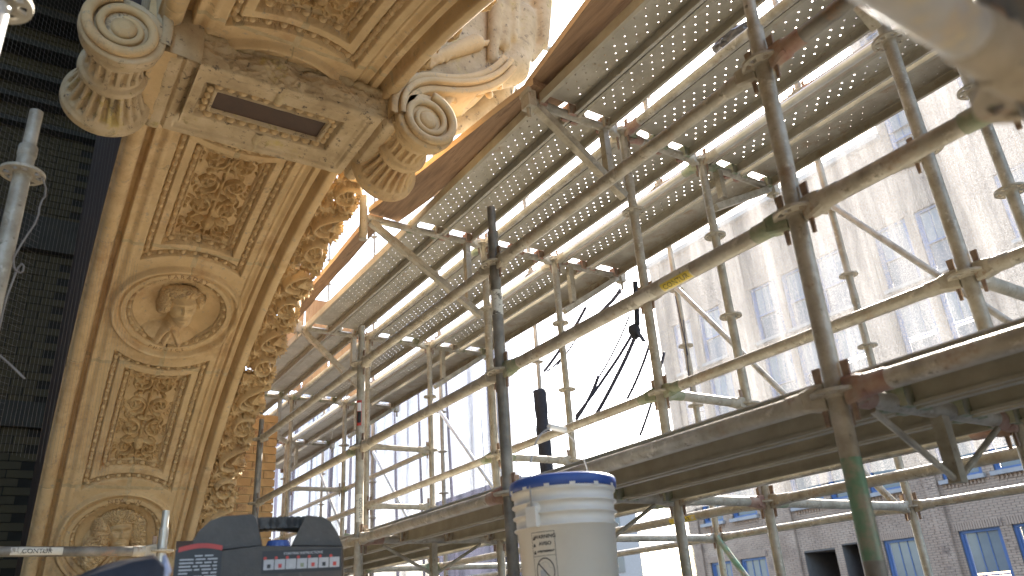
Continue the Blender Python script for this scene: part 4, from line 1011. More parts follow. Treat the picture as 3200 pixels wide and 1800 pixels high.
# ---- dark room behind the arch ------------------------------------------------
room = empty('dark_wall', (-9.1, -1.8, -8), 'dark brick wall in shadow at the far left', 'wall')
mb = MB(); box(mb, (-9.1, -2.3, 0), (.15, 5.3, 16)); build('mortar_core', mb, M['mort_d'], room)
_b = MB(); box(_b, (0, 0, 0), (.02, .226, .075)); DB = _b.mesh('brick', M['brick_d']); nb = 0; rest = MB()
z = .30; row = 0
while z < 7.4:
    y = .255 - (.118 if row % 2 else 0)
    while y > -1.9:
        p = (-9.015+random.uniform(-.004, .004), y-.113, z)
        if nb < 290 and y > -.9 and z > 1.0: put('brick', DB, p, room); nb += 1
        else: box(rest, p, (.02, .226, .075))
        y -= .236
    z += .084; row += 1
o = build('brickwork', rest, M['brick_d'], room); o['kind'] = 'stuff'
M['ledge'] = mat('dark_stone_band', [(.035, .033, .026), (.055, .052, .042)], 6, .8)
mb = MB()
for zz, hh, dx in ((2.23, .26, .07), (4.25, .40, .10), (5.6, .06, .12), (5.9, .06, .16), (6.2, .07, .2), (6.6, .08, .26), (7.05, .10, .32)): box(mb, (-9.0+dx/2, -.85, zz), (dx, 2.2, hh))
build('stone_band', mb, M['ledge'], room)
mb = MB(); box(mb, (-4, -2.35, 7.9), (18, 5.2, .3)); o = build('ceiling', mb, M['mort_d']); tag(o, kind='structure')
M['fill_buff'] = mat('buff_fill_plaster', [(.36, .28, .18), (.44, .35, .23)], 2, .9)
mb = MB(); box(mb, (-4, -5.1, -.6), (18, .3, 14.8)); o = build('unseen_fill_wall', mb, M['fill_buff']); tag(o, kind='structure')  # unseen back wall, added; its height and buff tone control the warm fill
# fine bird netting hung inside the arch
mb = MB()
for i in range(62):
    y0 = -.62+.018*i; a = Vector((-3.9-.02*i, y0, 3.9)); b = Vector((-3.75-.02*i, y0+.03, .9)); polytube(mb, [a, (a+b)/2+Vector((.05, .01, 0)), b], .00055, 3)
for j in range(90):
    z = .92+.033*j; polytube(mb, [Vector((-3.85, -.62, z)), Vector((-4.4, -.05, z-.008)), Vector((-5.0, .47, z))][:2], .0005, 3)
o = build('bird_netting', mb, M['string']); tag(o, 'fine bird netting hung over the dark opening left of the arch', 'netting')
# ================================================================== platform, street
fl = empty('platform', (-2, -1.5, -.09), kind='structure')
for i in range(20):
    y1 = 1.60-.40*i
    mb = MB(); box(mb, (-2.6, y1-.195, -.065), (9.6, .39, .045)); build('floor_board', mb, M['floor'], fl)
mb = MB(); box(mb, (0, 0, -8.05), (500, 500, .1)); o = build('street', mb, M['street']); tag(o, kind='structure')
mb = MB(); box(mb, (-5, 5.6, -7.93), (80, 3.0, .14)); o = build('pavement', mb, M['walk']); tag(o, kind='structure')
mb = MB(); box(mb, (-5, 20.6, -7.93), (80, 2.6, .14)); o = build('pavement', mb, M['walk']); tag(o, kind='structure')
# ================================================================== building across the street
FY = 22.0
bl = empty('brick_building', (-10, 24, -8), 'tall grey-tan brick building with blue windows across the street, seen through netting', 'building')
storeys = [(-4.1, -2.0, 1), (-.75, 1.42, 1), (2.78, 4.95, 1), (5.95, 8.0, 1), (8.55, 10.6, 1)]
wx = [(-23.6, -22.6), (-20.45, -19.5), (-19.05, -17.95), (-16.4, -15.25), (-15.0, -13.95), (-13.62, -12.55), (-11.38, -10.28), (-9.98, -8.88), (-7.6, -6.5), (-6.2, -5.1), (-3.9, -2.8), (-2.5, -1.4), (0, 1.1), (1.4, 2.5)]
wx = [w for w in wx if w[0] > -21.5]
LEFT = -21.2
wins = []
for zi, (z0, z1, _) in enumerate(storeys):
    for (a, b) in wx:
        if zi == 1 and a == -16.4: wins.append((a, b, -2.2, 1.37, 'door')); continue
        if zi == 1 and a == -15.0: wins.append((a, b-.5, -2.2, 1.45, 'open')); continue
        if zi < 1 and a in (-16.4, -15.0): continue
        wins.append((a, b, z0, z1, 'win'))
tower = [(a, b, z, z+2.1, 'win') for z in (12.2, 15.2) for a, b in wx if a > -10.2]
wins += tower
TOP, TL, TTOP = 13.5, -10.3, 22.0
# wall backing built as strips between the openings
xs = sorted({LEFT, 20.0, TL} | {w[0] for w in wins} | {w[1] for w in wins}); zs = sorted({-8.0, TOP, TTOP} | {w[2] for w in wins} | {w[3] for w in wins})
mb = MB()
for i in range(len(xs)-1):
    for j in range(len(zs)-1):
        xm, zm = (xs[i]+xs[i+1])/2, (zs[j]+zs[j+1])/2
        if zm > TOP and xm < TL: continue
        if any(w[0] < xm < w[1] and w[2] < zm < w[3] for w in wins): continue
        mb.add([(xs[i], FY, zs[j]), (xs[i+1], FY, zs[j]), (xs[i+1], FY, zs[j+1]), (xs[i], FY, zs[j+1])], [(0, 1, 2, 3)])
# reveals
for (a, b, z0, z1, k) in wins:
    dd = .35 if k == 'win' else 2.0
    V = [(a, FY, z0), (b, FY, z0), (b, FY, z1), (a, FY, z1), (a, FY+dd, z0), (b, FY+dd, z0), (b, FY+dd, z1), (a, FY+dd, z1)]
    mb.add(V, [(0, 1, 5, 4), (1, 2, 6, 5), (2, 3, 7, 6), (3, 0, 4, 7)])
mb.add([(LEFT, FY, -8), (LEFT, FY+12, -8), (LEFT, FY+12, TOP), (LEFT, FY, TOP)], [(0, 1, 2, 3)])
mb.add([(LEFT, FY, TOP), (20, FY, TOP), (20, FY+12, TOP), (LEFT, FY+12, TOP)], [(0, 1, 2, 3)])
mb.add([(TL, FY, TOP), (TL, FY+12, TOP), (TL, FY+12, TTOP), (TL, FY, TTOP)], [(0, 1, 2, 3)])
mb.add([(TL, FY, TTOP), (20, FY, TTOP), (20, FY+12, TTOP), (TL, FY+12, TTOP)], [(0, 1, 2, 3)])
build('wall', mb, M['mort_g'], bl)
def blocked(x0, x1, z0, z1):
    for w in wins:
        if x1 > w[0]-.005 and x0 < w[1]+.005 and z1 > w[2]-.005 and z0 < w[3]+.005: return True
    return False
BL, BHH, G = .206, .056, .010
_b = MB(); box(_b, (0, 0, 0), (BL, .02, BHH)); BG = _b.mesh('brick', M['brick_g'])
nb = 0; V = []; F = []
unit = [(-.5, -.5, -.5), (.5, -.5, -.5), (.5, -.5, .5), (-.5, -.5, .5), (-.5, .5, -.5), (.5, .5, -.5), (.5, .5, .5), (-.5, .5, .5)]
uf = [(0, 1, 2, 3), (0, 4, 5, 1), (1, 5, 6, 2), (2, 6, 7, 3), (3, 7, 4, 0)]
z = -3.0; row = 0
piers = [(-21.2, -20.7), (-16.9, -16.55), (-13.95, -13.72), (-11.9, -11.55), (-8.5, -8.1), (-4.9, -4.4)]
while z < TTOP-.1:
    cz = z+BHH/2; xmax = -1.0 if z < 6 else (1.5 if z < TOP else 2.5); xmin = LEFT if z < TOP else TL
    ops = [(w[0], w[1]) for w in wins if z+BHH > w[2]-.002 and z < w[3]+.002]
    brk = sorted({xmin, xmax} | {q for o_ in ops for q in o_ if xmin < q < xmax} | {q for p_ in piers for q in p_ if xmin < q < xmax})
    for si in range(len(brk)-1):
        s0, s1 = brk[si], brk[si+1]; sm = (s0+s1)/2
        if any(a < sm < b for a, b in ops): continue
        proud = .09 if any(a < sm < b for a, b in piers) else 0.0
        x = s0-(BL/2+G if row % 2 else 0)
        while x < s1-.02:
            xa, xb = max(x, s0)+.001, min(x+BL, s1)-.001
            if xb-xa > .02:
                c = ((xa+xb)/2, FY-.010-proud-RNG.uniform(-.002, .004), cz)
                if nb < 300 and xb-xa > .2 and -12.4 < x < -8.2 and -.8 < z < 2.6 and proud == 0 and (x*7.3+z*3.1) % 1 < .55:
                    put('brick', BG, c, bl); nb += 1
                else:
                    k = len(V)
                    for u in unit: V.append((c[0]+u[0]*(xb-xa), c[1]+u[1]*.02+(.5+u[1])*proud, c[2]+u[2]*BHH))
                    F += [tuple(q+k for q in f) for f in uf]
            x += BL+G
    z += BHH+G; row += 1
mb = MB(); mb.v = V; mb.f = F; mb.n = len(V); mb.m = [0]*len(F); mb.sm = [False]*len(F)
o = build('brickwork', mb, M['brick_g'], bl); o['kind'] = 'stuff'
def window(a, b, z0, z1, first):
    y = FY+.10; fr = MB(); w = b-a; t = .075; h = z1-z0; zm = z0+h*.47
    for c, s in (((a+t/2, y, (z0+z1)/2), (t, .10, h)), ((b-t/2, y, (z0+z1)/2), (t, .10, h)), (((a+b)/2, y, z1-t/2), (w-2*t, .10, t)), (((a+b)/2, y, z0+t/2), (w-2*t, .10, t)), (((a+b)/2, y-.01, zm), (w-2*t, .07, .055))):
        box(fr, c, s)
    for sx, s in ((a+t+.025, 1), (b-t-.025, -1)): box(fr, (sx, y+.01, (z0+z1)/2), (.05, .06, h-2*t-.003))
    nm = 3
    for k in range(1, nm):
        xx = a+t+.05+(w-2*t-.1)*k/nm; box(fr, (xx, y+.012, (zm+z1)/2), (.022, .03, z1-zm-t-.03))
    f = build('window', fr, M['blue'], bl)
    iw = w-2*t-.1; x0 = a+t+.05
    for k in range(nm):
        g = MB(); box(g, (x0+iw*(k+.5)/nm, y+.02, (zm+z1)/2), (iw/nm-.024, .008, z1-zm-t-.04)); build('pane', g, M['glass'], f)
    g = MB(); box(g, ((a+b)/2, y+.045, (z0+zm)/2), (iw-.004, .008, zm-z0-t-.03)); build('pane', g, M['glassd'], f)
    s = MB(); box(s, ((a+b)/2, FY-.05, z0-.055), (w+.14, .22, .11)); build('sill', s, M['conc'], f)
    hd = MB(); n = int((w+.2)/.066)
    for k in range(n): box(hd, (a-.1+(k+.5)*(w+.2)/n, FY-.025, z1+.105), (.054, .05, .20))
    o = build('lintel_bricks', hd, M['brick_g'], f); o['kind'] = 'stuff'
    dn = MB(); n = int(w/.10)
    for k in range(n): box(dn, (a+(k+.5)*w/n, FY-.028, z0-.17), (.05, .055, .11))
    o = build('dentils', dn, M['brick_g'], f); o['kind'] = 'stuff'
for (a, b, z0, z1, k) in wins:
    if k == 'win': window(a, b, z0, z1, False)
    else:
        mb = MB(); box(mb, ((a+b)/2, FY+1.9, (z0+z1)/2), (b-a-.01, .1, z1-z0-.01)); build('doorway', mb, M['glassd'] if k == 'door' else M['brown'], bl)
mb = MB(); box(mb, ((LEFT+TL)/2, FY-.06, TOP+.08), (TL-LEFT+.1, .35, .20)); build('coping', mb, M['conc'], bl)
# low far building in the gap at left
fb = empty('far_building', (-70, 60, -8), 'pale grey building far down the street behind the netting', 'building')
mb = MB(); box(mb, (-66, 46, 2), (16, 14, 20)); build('wall', mb, M['conc'], fb)
for i in range(4):
    for j in range(4):
        mb = MB(); box(mb, (-57.95, 41+i*3.0, -2+j*3.2), (.1, 1.4, 1.9)); build('window', mb, M['glassd'], fb)
# ================================================================== nettings
def net(name, m, x0, x1, y, z0, z1, amp, freq, label, cat='netting', seed=1, left=None, wave=.12):
    nx = int((x1-x0)/.03); nz = int((z1-z0)/.05); x = np.linspace(x0, x1, nx)[:, None]; z = np.linspace(z0, z1, nz)[None, :]; X_, Z_ = np.broadcast_arrays(x, z)
    fold = np.sin(X_*freq+.5*np.sin(Z_*.7+X_*.8)+3*fbm(X_*1.3+9, Z_*.15, 3, seed))
    Y_ = y+amp*fold+amp*.6*np.sin(X_*freq*2.3+Z_*.4)+.01*fbm(X_*14, Z_*2, 2, seed)
    X2 = X_+.0; Z2 = Z_ + wave*(1-(Z_-z0)/(z1-z0))*(fbm(X_*.9, X_*0, 3, seed+3)-.5)
    if left is not None: X2 = X_+left*(1-(X_-x0)/(x1-x0))*(Z_-z0)
    me, o = gridmesh(name, np.stack([X2, Y_, Z2], -1), m); ob = put(name, me, o); return tag(ob, label, cat)
net('debris_netting', M['net'], -4.62, 1.4, 4.72, .74, 7.5, .045, 5.2, 'white debris netting hung in loose folds on the right, building showing through it', seed=4, left=-.05)
net('debris_netting', M['netb'], -13.4, -7.25, 4.9, -3, 3.6, .06, 7.0, 'bluish debris netting with vertical folds at lower left of the scaffold', seed=8)
net('debris_netting', M['netb'], -19.5, -13.6, 4.95, -3, 4.8, .06, 6.0, 'farthest sheet of bluish debris netting, beside the brick pier', seed=12)
net('debris_netting', M['netk'], -7.42, -7.10, 4.66, -3, 6.8, .03, 22, 'black gathered netting hanging beside the white netting gap', seed=15)
# black netting bunched along one upright
def bundle(pts, r, label, m='blacknet', cat='netting', n=14):
    mb = MB(); P = [Vector(p) for p in pts]; full = []
    for i in range(len(P)-1):
        for q in range(n): full.append(P[i].lerp(P[i+1], q/n))
    full.append(P[-1]); rr = []
    for i in range(len(full)): rr.append(r*(.75+.5*vnoise(np.array(i*.35), np.array(.5), 3)))
    polytube(mb, full, [float(q) for q in rr], 9); 
    for k in range(3):
        pp = [p+Vector((.02*math.sin(i*.4+k*2), .02*math.cos(i*.33+k), 0)) for i, p in enumerate(full)]; polytube(mb, pp, [float(q)*.45 for q in rr], 6)
    o = build('gathered_netting', mb, M[m]); return tag(o, label, cat)
x3 = CX['3']; y4 = RY['4']
bundle([(x3, y4, -.6), (x3+.005, y4, .8), (x3, y4, 1.6), (x3-.01, y4, 2.15)], .068, 'black netting bunched around an upright above the bucket')
bundle([(-7.05, 4.5, 5.2), (-7.05, 4.5, 7.0)], .13, 'thick dark netting roll seen under the stone figure')
def cord(p, r, label, sag=0.0, m='cord', n=14, group='dark net cords crossing the white sky'):
    P = [Vector(q) for q in p]; pts = []
    for i in range(len(P)-1):
        for k in range(n): t = k/n; q = P[i].lerp(P[i+1], t); q.z -= sag*4*t*(1-t); pts.append(q)
    pts.append(P[-1]); mb = MB(); polytube(mb, pts, r, 5); o = build('net_cord', mb, M[m]); return tag(o, label, 'cord', group)
def px(x, y, Y):      # point of the place at depth Y seen at photo position (x, y)
    R = cam.matrix_world.to_3x3(); d = R @ Vector(((x-1600)/2367.775, -(y-900)/2367.775, -1)); return d*(Y/d.y)
K = px(1990, 1040, 3.95)
for i, (a, b, r) in enumerate((((2145, 925), (1985, 1120), .0), )): pass
C_ = [((1830, 960), (1700, 1160), .018), ((1975, 1045), (1800, 1300), .016), ((1985, 1050), (1850, 1315), .020), ((2035, 1055), (1960, 1245), .014), ((2075, 1100), (2000, 1360), .013), ((1965, 990), (1870, 1180), .010), ((1938, 905), (1850, 1000), .020), ((1870, 1175), (1800, 1310), .018), ((1940, 905), (1925, 990), .006), ((1710, 1160), (1790, 1075), .010), ((1705, 1180), (1800, 1060), .008)]
for i, (a, b, r) in enumerate(C_):
    cord([px(a[0], a[1], 4.5), px((a[0]+b[0])/2+6, (a[1]+b[1])/2, 4.55), px(b[0], b[1], 4.6)], r*1.0, ('thickest','second','third','fourth','fifth','sixth','seventh','eighth','ninth','tenth','last')[i]+' dark cord or twisted net strand in the white gap', .01)
for i, (a, b) in enumerate(((( 1645, 1110), (1666, 1360)), ((2110, 925), (2150, 1110)), ((2135, 1000), (2160, 1240)))):
    cord([px(*a, 4.4), px(*b, 4.4)], .004, ('thin straight wire left of the black bunched netting', 'thin cord at the left edge of the white netting', 'second thin cord at the left edge of the white netting')[i], 0)
# knotted strap hanging from the deck
mb = MB(); a = px(1985, 880, 3.9); b = px(1992, 1015, 3.9); tube(mb, a, b, r=.022, seg=10)
c = px(1983, 1035, 3.9); lathe(mb, c+Vector((0, 0, .06)), (0, 0, -1), [(0, .01), (.02, .045), (.06, .05), (.11, .03), (.13, .008)], 9)
bar(mb, px(1992, 1035, 3.9), px(2012, 1066, 3.88), .03, .012); o = build('knotted_strap', mb, M['blacknet']); tag(o, 'black knotted strap dangling from the deck edge in the white gap', 'strap')
mb = MB(); polytube(mb, [px(1100, 1180, 1.7), px(1090, 1210, 1.7), px(1066, 1270, 1.7), px(1048, 1300, 1.7), px(1040, 1345, 1.7), px(1036, 1375, 1.7)], .0018, 5); o = build('tie_wire', mb, M['wire']); tag(o, 'thin tie wire hanging from the ledger left of the red tag', 'wire')
mb = MB(); polytube(mb, [px(1840, 372, 2.58)+Vector((0, 0, -.01)), px(1842, 400, 2.5), px(1838, 428, 2.5), px(1842, 450, 2.5)], .0018, 5); polytube(mb, [px(1780, 378, 2.4), px(1815, 365, 2.4), px(1850, 372, 2.5), px(1880, 368, 2.5)], .0016, 5); o = build('tie_wire', mb, M['rustf']); tag(o, 'rusty tie wire looped under the bracket at top centre', 'wire')
mb = MB(); polytube(mb, [px(2150, 960, 4.3), px(2158, 1100, 4.3)], .002, 4)
# ================================================================== bucket
bk = Vector((-1.83, 1.395, -.042)); H = .405
bucket = empty('bucket', tuple(bk), 'white ribbed plastic bucket with blue lid rim and warning label', 'bucket')
prof = [(0, .128), (.004, .131), (.27, .141), (.272, .150), (.276, .151), (.280, .143), (.305, .1435), (.307, .152), (.311, .152), (.314, .1445), (.336, .145), (.338, .1535), (.342, .1535), (.345, .146), (.366, .1465), (.368, .152), (.378, .153), (.383, .150), (.390, .148)]
mb = MB(); lathe(mb, bk, (0, 0, 1), prof, 64); build('body', mb, M['white'], bucket, origin=tuple(bk))
mb = MB(); lathe(mb, bk+Vector((0, 0, .378)), (0, 0, 1), [(0, .1545), (.002, .158), (.022, .1585), (.030, .155), (.0335, .148), (.0325, .140)], 64, caps=False)
for i in range(16):
    a = 2*PI*i/16+.1; 
lid = build('lid_rim', mb, M['lid'], bucket)
mb = MB(); lathe(mb, bk+Vector((0, 0, .405)), (0, 0, 1), [(0, .141), (.002, .139), (.002, .001)], 48, caps=False); build('lid_top', mb, M['lidw'], bucket)
toc = (-bk); toc.z = 0; toc.normalize(); side = Vector((-toc.y, toc.x, 0))      # side: to the right seen from the camera is -side
right = Vector((0, 0, 1)).cross(toc)     # camera-right when looking at the bucket
def bpt(ang, z, r): d = toc*math.cos(ang)+right*math.sin(ang); return bk+d*r+Vector((0, 0, z))
for i in range(7):
    a0 = -1.25+i*.46
    mb = MB(); n = 4; Vv = []
    for k in range(n+1):
        a = a0+.10*k/n
        for z in (.374, .384): Vv.append(bpt(a, z, .1592))
    mb.add(Vv, [(2*k, 2*k+1, 2*k+3, 2*k+2) for k in range(n)]); build('rim_notch', mb, M['white'], bucket)
# handle lug, wire bail and grip
aL, aR = -.62, -.62+PI
for s, a in (('l', aL), ('r', aR)):
    mb = MB(); p = bpt(a, .325, .150); d = (bpt(a, 0, 1)-bpt(a, 0, 0)); lathe(mb, p-d*.01, d, [(0, .022), (.012, .020), (.014, .006)], 14); box(mb, bpt(a, .300, .146), (.034, .034, .055), R=Matrix.Rotation(math.atan2(d.y, d.x), 3, 'Z')); build('lug', mb, M['white'], bucket)
pL, pR = bpt(aL, .325, .158), bpt(aR, .325, .158); top = bk+Vector((0, 0, .49))+right*.0
pts = []
for i in range(25):
    t = PI*i/24; q = bk + (pL-bk-Vector((0, 0, .325)))*math.cos(t) + Vector((0, 0, .325+.245*max(0, math.sin(t))**.75)); pts.append(q)
mb = MB(); polytube(mb, pts, .0024, 6); build('bail', mb, M['wire'], bucket)
ctr = pts[12]; dd = (pts[13]-pts[11]).normalized(); mb = MB(); lathe(mb, ctr-dd*.042, dd, [(0, .006), (.003, .0095), (.081, .0095), (.084, .006)], 12); build('grip', mb, M['white'], bucket)
# warning label (flat print wrapped round the side)
def on_bucket(me, a0, z0, r=.1360):
    for v in me.vertices:
        x, y, z = v.co; zz = z0+y; rr = .1312+(.141-.1312)*(zz/.27)+.0006+z; p = bpt(a0+x/.137, zz, rr); v.co = p
    me.update(); return me
def flat(pts, m, name='print'):
    me = bpy.data.meshes.new(name); me.from_pydata([(x, y, 0) for x, y in pts], [], [tuple(range(len(pts)))]); me.materials.append(m); return me
def strip(x0, y0, x1, y1, t, m, n=8):
    mb = MB(); d = Vector((x1-x0, y1-y0, 0)); L = d.length; d.normalize(); nn = Vector((-d.y, d.x, 0))*t/2; V = []
    for i in range(n+1): p = Vector((x0, y0, 0))+d*L*i/n; V += [p-nn, p+nn]
    mb.add(V, [(2*i, 2*i+1, 2*i+3, 2*i+2) for i in range(n)]); return mb.mesh('label_print', m)
A0 = -.50; ZT = .259
lab = []
def L_(me): 
    on_bucket(me, A0, ZT); o = put('label_print', me, (0, 0, 0), bucket); return o
for (x0, y0, x1, y1, t) in ((-.0355, 0, .0355, 0, .0012), (-.0355, -.062, .0355, -.062, .0009), (-.0355, -.143, .0355, -.143, .0009), (-.0355, -.176, .0355, -.176, .0009), (-.035, 0, -.035, -.225, .0010), (.035, 0, .035, -.225, .0010)): L_(strip(x0, y0, x1, y1, t, M['print'], 16))
for s, y, sz in (('WARNING', -.013, .0135), ('AVISO', -.031, .0135), ('AVERTISSEMENT', -.051, .0072)):
    me = text_mesh(s, sz, M['print'], 0, .0003); [setattr(v, 'co', v.co+Vector((.006, y-.0, 0))) for v in me.vertices]; L_(me)
for y in (-.014, -.032, -.051): L_(flat([(-.0325, y-.005), (-.0235, y-.005), (-.028, y+.0045)], M['print']))
mb = MB(); V = []; n = 48
for i in range(n): a = 2*PI*i/n; V += [Vector((.0285*math.cos(a), -.1025+.0355*math.sin(a), 0)), Vector((.0262*math.cos(a), -.1025+.0328*math.sin(a), 0))]
mb.add(V, [(2*i, 2*i+1, (2*i+3) % (2*n), (2*i+2) % (2*n)) for i in range(n)]); L_(mb.mesh('label_print', M['print']))
L_(strip(-.021, -.079, .021, -.126, .0026, M['print']))
L_(flat([(-.017, -.117), (.003, -.117), (.001, -.098), (-.016, -.098)], M['printw'])); L_(flat([(-.0165, -.127), (.0025, -.127), (.003, -.1175), (-.017, -.1175)], M['print']))
for a, b in (((-.010, -.082), (.002, -.078)), ((.002, -.078), (.012, -.082)), ((.012, -.082), (.013, -.093)), ((.013, -.093), (.023, -.095)), ((.023, -.095), (.023, -.102)), ((-.003, -.084), (-.004, -.098))): L_(strip(*a, *b, .0009, M['printw'], 3))
for i, w in enumerate((.056, .020, 0, .060, .056, .050, 0, 0, .056, .040, .0, .058, .054)):
    y = -.149-.0048*i-(.006 if i > 6 else 0)
    if w:
        k = 0; x = -.031
        while x < -.031+w:
            ww = random.uniform(.003, .009); L_(strip(x, y, min(x+ww, .031), y, .0017, M['printw'] if i % 2 else M['print'], 2)); x += ww+.0016
# ================================================================== generator
# local frame: gx right, gy away from the camera
gd = Vector((-.80, .60, 0)).normalized(); gd = Vector((-.861, .508, 0)).normalized()
g0 = Vector((-2.28, .665, .0)); toc = (-g0); toc.z = 0; toc.normalize(); gr = Vector((0, 0, 1)).cross(toc).normalized(); gb = -toc
GM = Matrix((gr, gb, Vector((0, 0, 1)))).transposed()
mb = MB(); box(mb, g0+Vector((0, 0, -.021)), (.55, .4, .04)); o = build('wood_block', mb, M['wood']); tag(o, 'flat timber block under the generator', 'timber block')
gen = empty('generator', tuple(g0), 'dusty black portable generator with carry handle and starting instructions label', 'generator')
def G_(x, y, z): return g0+GM @ Vector((x, y, z))
SCG = 1.0
def shell():
    """outline in the x-z plane, lofted through depth with rounded shoulders"""
    out = [(-.245, 0), (-.235, .10), (-.222, .175), (-.205, .225), (-.178, .275), (-.150, .303), (-.128, .312), (-.020, .318), (.06, .312), (.11, .308), (.148, .304), (.170, .288), (.190, .255), (.200, .22), (.206, .12), (.215, .0)]
    mb = MB(); ys = [(-.14, .955), (-.132, .985), (-.115, 1.0), (.115, 1.0), (.132, .985), (.14, .955)]; V = []; n = len(out)
    return out
OUT = shell()
def loft(mb, out, ys, m=0):
    n = len(out); V = []
    cx = sum(p[0] for p in out)/n; cz = sum(p[1] for p in out)/n
    for y, s in ys:
        for x, z in out: V.append(G_(cx+(x-cx)*s, y, cz+(z-cz)*s))
    F = [(i*n+k, i*n+(k+1) % n, (i+1)*n+(k+1) % n, (i+1)*n+k) for i in range(len(ys)-1) for k in range(n)]
    mb.add(V, F, m, False); mb.add(V[:n], [tuple(range(n))], m); mb.add(V[-n:], [tuple(reversed(range(n)))], m)
YS = [(-.14, .97), (-.130, .995), (-.118, 1.0), (.118, 1.0), (.130, .995), (.14, .97)]
lower = [(-.245, 0), (-.235, .10), (-.222, .175), (-.208, .212), (-.02, .228), (.203, .218), (.206, .12), (.215, 0)]
left = [(-.207, .214), (-.178, .272), (-.150, .299), (-.118, .309), (-.043, .313), (-.030, .30), (-.020, .262), (-.012, .229)]
rightb = [(.062, .226), (.086, .278), (.10, .306), (.146, .300), (.168, .286), (.188, .254), (.2025, .219)]
for nm, ou, ys in (('body', lower, YS), ('handle_post', left, [(y*.86, s) for y, s in YS]), ('handle_post', rightb, [(y*.86, s) for y, s in YS])):
    mb = MB(); loft(mb, ou, ys); build(nm, mb, M['black'], gen)
mb = MB(); hp = [G_(-.045, 0, .296), G_(0, 0, .300), G_(.05, 0, .294), G_(.105, 0, .288)]
V = []; prof = [(-.035, -.014), (-.040, 0), (-.034, .014), (0, .019), (.034, .014), (.040, 0), (.035, -.014), (0, -.018)]
for p in hp:
    for a, b in prof: V.append(p+GM @ Vector((0, a, b)))
mb.add(V, [(i*8+k, i*8+(k+1) % 8, (i+1)*8+(k+1) % 8, (i+1)*8+k) for i in range(3) for k in range(8)], 0, True)
for k in range(9): lathe(mb, G_(-.035+.0165*k, -.040, .298), GM @ Vector((0, 1, 0)), [(0, .0165), (.078, .0165)], 10)
hnd = build('handle', mb, M['black'], gen)
def gpanel(x0, x1, z0, z1, m, y=-.1415, name='label', par=gen): 
    mb = MB(); mb.add([G_(x0, y, z0), G_(x1, y, z0), G_(x1, y, z1), G_(x0, y, z1)], [(0, 1, 2, 3)]); return build(name, mb, m, par)
gpanel(-.011, .196, .155, .212, M['print'])
M['lab_grey'] = mat('grey_label_card', [(.38, .38, .38), (.5, .5, .5)], 30, .5)
for i in range(7):
    x = -.006+.0285*i; gpanel(x, x+.0262, .164, .190, M['lab_grey'], -.1423, 'pictogram')
    mb = MB(); lathe(mb, G_(x+.003, -.1426, .1935), GM @ Vector((0, -1, 0)), [(0, .0042), (.0004, .0042)], 12); build('number_dot', mb, M['printr'], gen)
    c = [M['print'], M['printr'], M['printw'], M['green'], M['printr'], M['print'], M['printr']][i]; gpanel(x+.009, x+.018, .168, .178, c, -.1428, 'icon')
me = text_mesh('STARTING INSTRUCTIONS', .0085, M['lab_grey'], 0, .0002)
for v in me.vertices: v.co = G_(.095+v.co.x, -.1424, .2035+v.co.y)
put('lettering', me, (0, 0, 0), gen)
gpanel(-.226, -.112, .092, .226, M['print'], -.1418); 
mb = MB(); V = []
for i in range(9): x = -.219+.107*i/8; zc = .216+.010*math.sin(PI*i/8*.9+.1); V += [G_(x, -.1424, zc), G_(x, -.1424, zc+.012)]
mb.add(V, [(2*i, 2*i+2, 2*i+3, 2*i+1) for i in range(8)]); build('red_stripe', mb, M['printr'], gen)
for i in range(13):
    z = .205-.0085*i; x = -.214
    while x < -.122:
        w = random.uniform(.012, .035)
        if random.random() < .85: gpanel(x, min(x+w, -.122), z, z+.0035, M['printw'], -.1426, 'print_line')
        x += w+.005
for k in range(5):
    mb = MB(); bar(mb, G_(.075, -.1405, .235+.012*k), G_(.085+.008*k, -.1405, .235+.012*k), .004, .004)
mb = MB(); lathe(mb, G_(-.19, -.13, .05), GM @ Vector((0, -1, 0)), [(0, .045), (.02, .045), (.03, .035)], 20); build('knob', mb, M['black'], gen)
mb = MB(); lathe(mb, G_(0, -.138, .085), GM @ Vector((0, -1, 0)), [(0, .035), (.012, .033), (.016, .02)], 20); build('knob', mb, M['black'], gen)
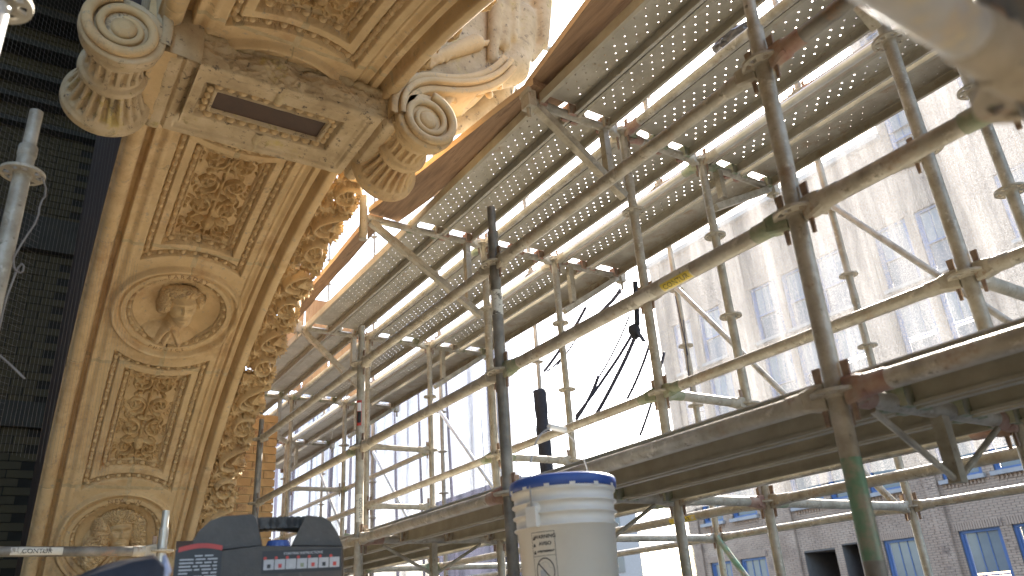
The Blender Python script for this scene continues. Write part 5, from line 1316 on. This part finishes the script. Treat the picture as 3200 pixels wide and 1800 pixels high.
# things behind and beside it
mb = MB(); p = Vector((-3.37, 1.03, -.042)); lathe(mb, p, (0, 0, 1), [(0, .045), (.35, .045), (.40, .05), (.415, .045)], 16); o = build('spray_can', mb, M['lid']); tag(o, 'blue can seen through the generator handle', 'can')
mb = MB(); box(mb, p+Vector((-.03, -.13, .19)), (.12, .09, .38)); o = build('yellow_box', mb, M['yellow']); tag(o, 'small yellow case behind the generator handle', 'case')
yb = Vector((-2.80, .548, -.042)); yl = empty('yellow_level', tuple(yb), 'yellow upright bar with dark brown cap left of the generator', 'tool')
mb = MB(); box(mb, yb+Vector((0, 0, .165)), (.03, .055, .33), R=GM); build('bar', mb, M['yellow'], yl)
mb = MB(); box(mb, yb+Vector((0, 0, .338)), (.05, .095, .022), R=GM); build('cap', mb, M['brown'], yl)
# tarpaulin bag at the bottom left
tb = Vector((-1.80, .19, -.042)); x = np.linspace(-.16, .115, 60)[:, None]; y = np.linspace(-.12, .14, 40)[None, :]; X_, Y_ = np.broadcast_arrays(x, y)
Hh = .150+.062*SS(X_, -.14, .10)*(1-SS(X_, .095, .115)*.3) - .3*np.clip(np.abs(Y_)-.07, 0, 1) + .02*(fbm(X_*14, Y_*14, 3, 60)-.5) - .10*SS(-X_, .09, .16)
toc2 = -tb; toc2.z = 0; toc2.normalize(); r2 = Vector((0, 0, 1)).cross(toc2)
P = np.stack([tb.x+r2.x*X_-toc2.x*Y_, tb.y+r2.y*X_-toc2.y*Y_, tb.z+Hh], -1); D_ = P.copy(); D_[..., 2] = tb.z
P = np.concatenate([D_[:1], P, D_[-1:]], 0); D2 = np.concatenate([D_[:1], D_, D_[-1:]], 0); P = np.concatenate([D2[:, :1], P, D2[:, -1:]], 1)
me, o_ = gridmesh('tarpaulin', P, M['tarp']); tp = put('tarpaulin', me, o_); tag(tp, 'dark blue-black tarpaulin bundle at the bottom left corner, edge catching light', 'tarpaulin')
mb = MB(); polytube(mb, [tb+r2*.112+toc2*.10+Vector((0, 0, .150)), tb+r2*.122+toc2*.085+Vector((0, 0, .175)), tb+r2*.116+toc2*.07+Vector((0, 0, .205))], [.007, .010, .004], 8); build('pale_edge', mb, M['pale'], tp)  # bright edge put in as a strip of paler colour
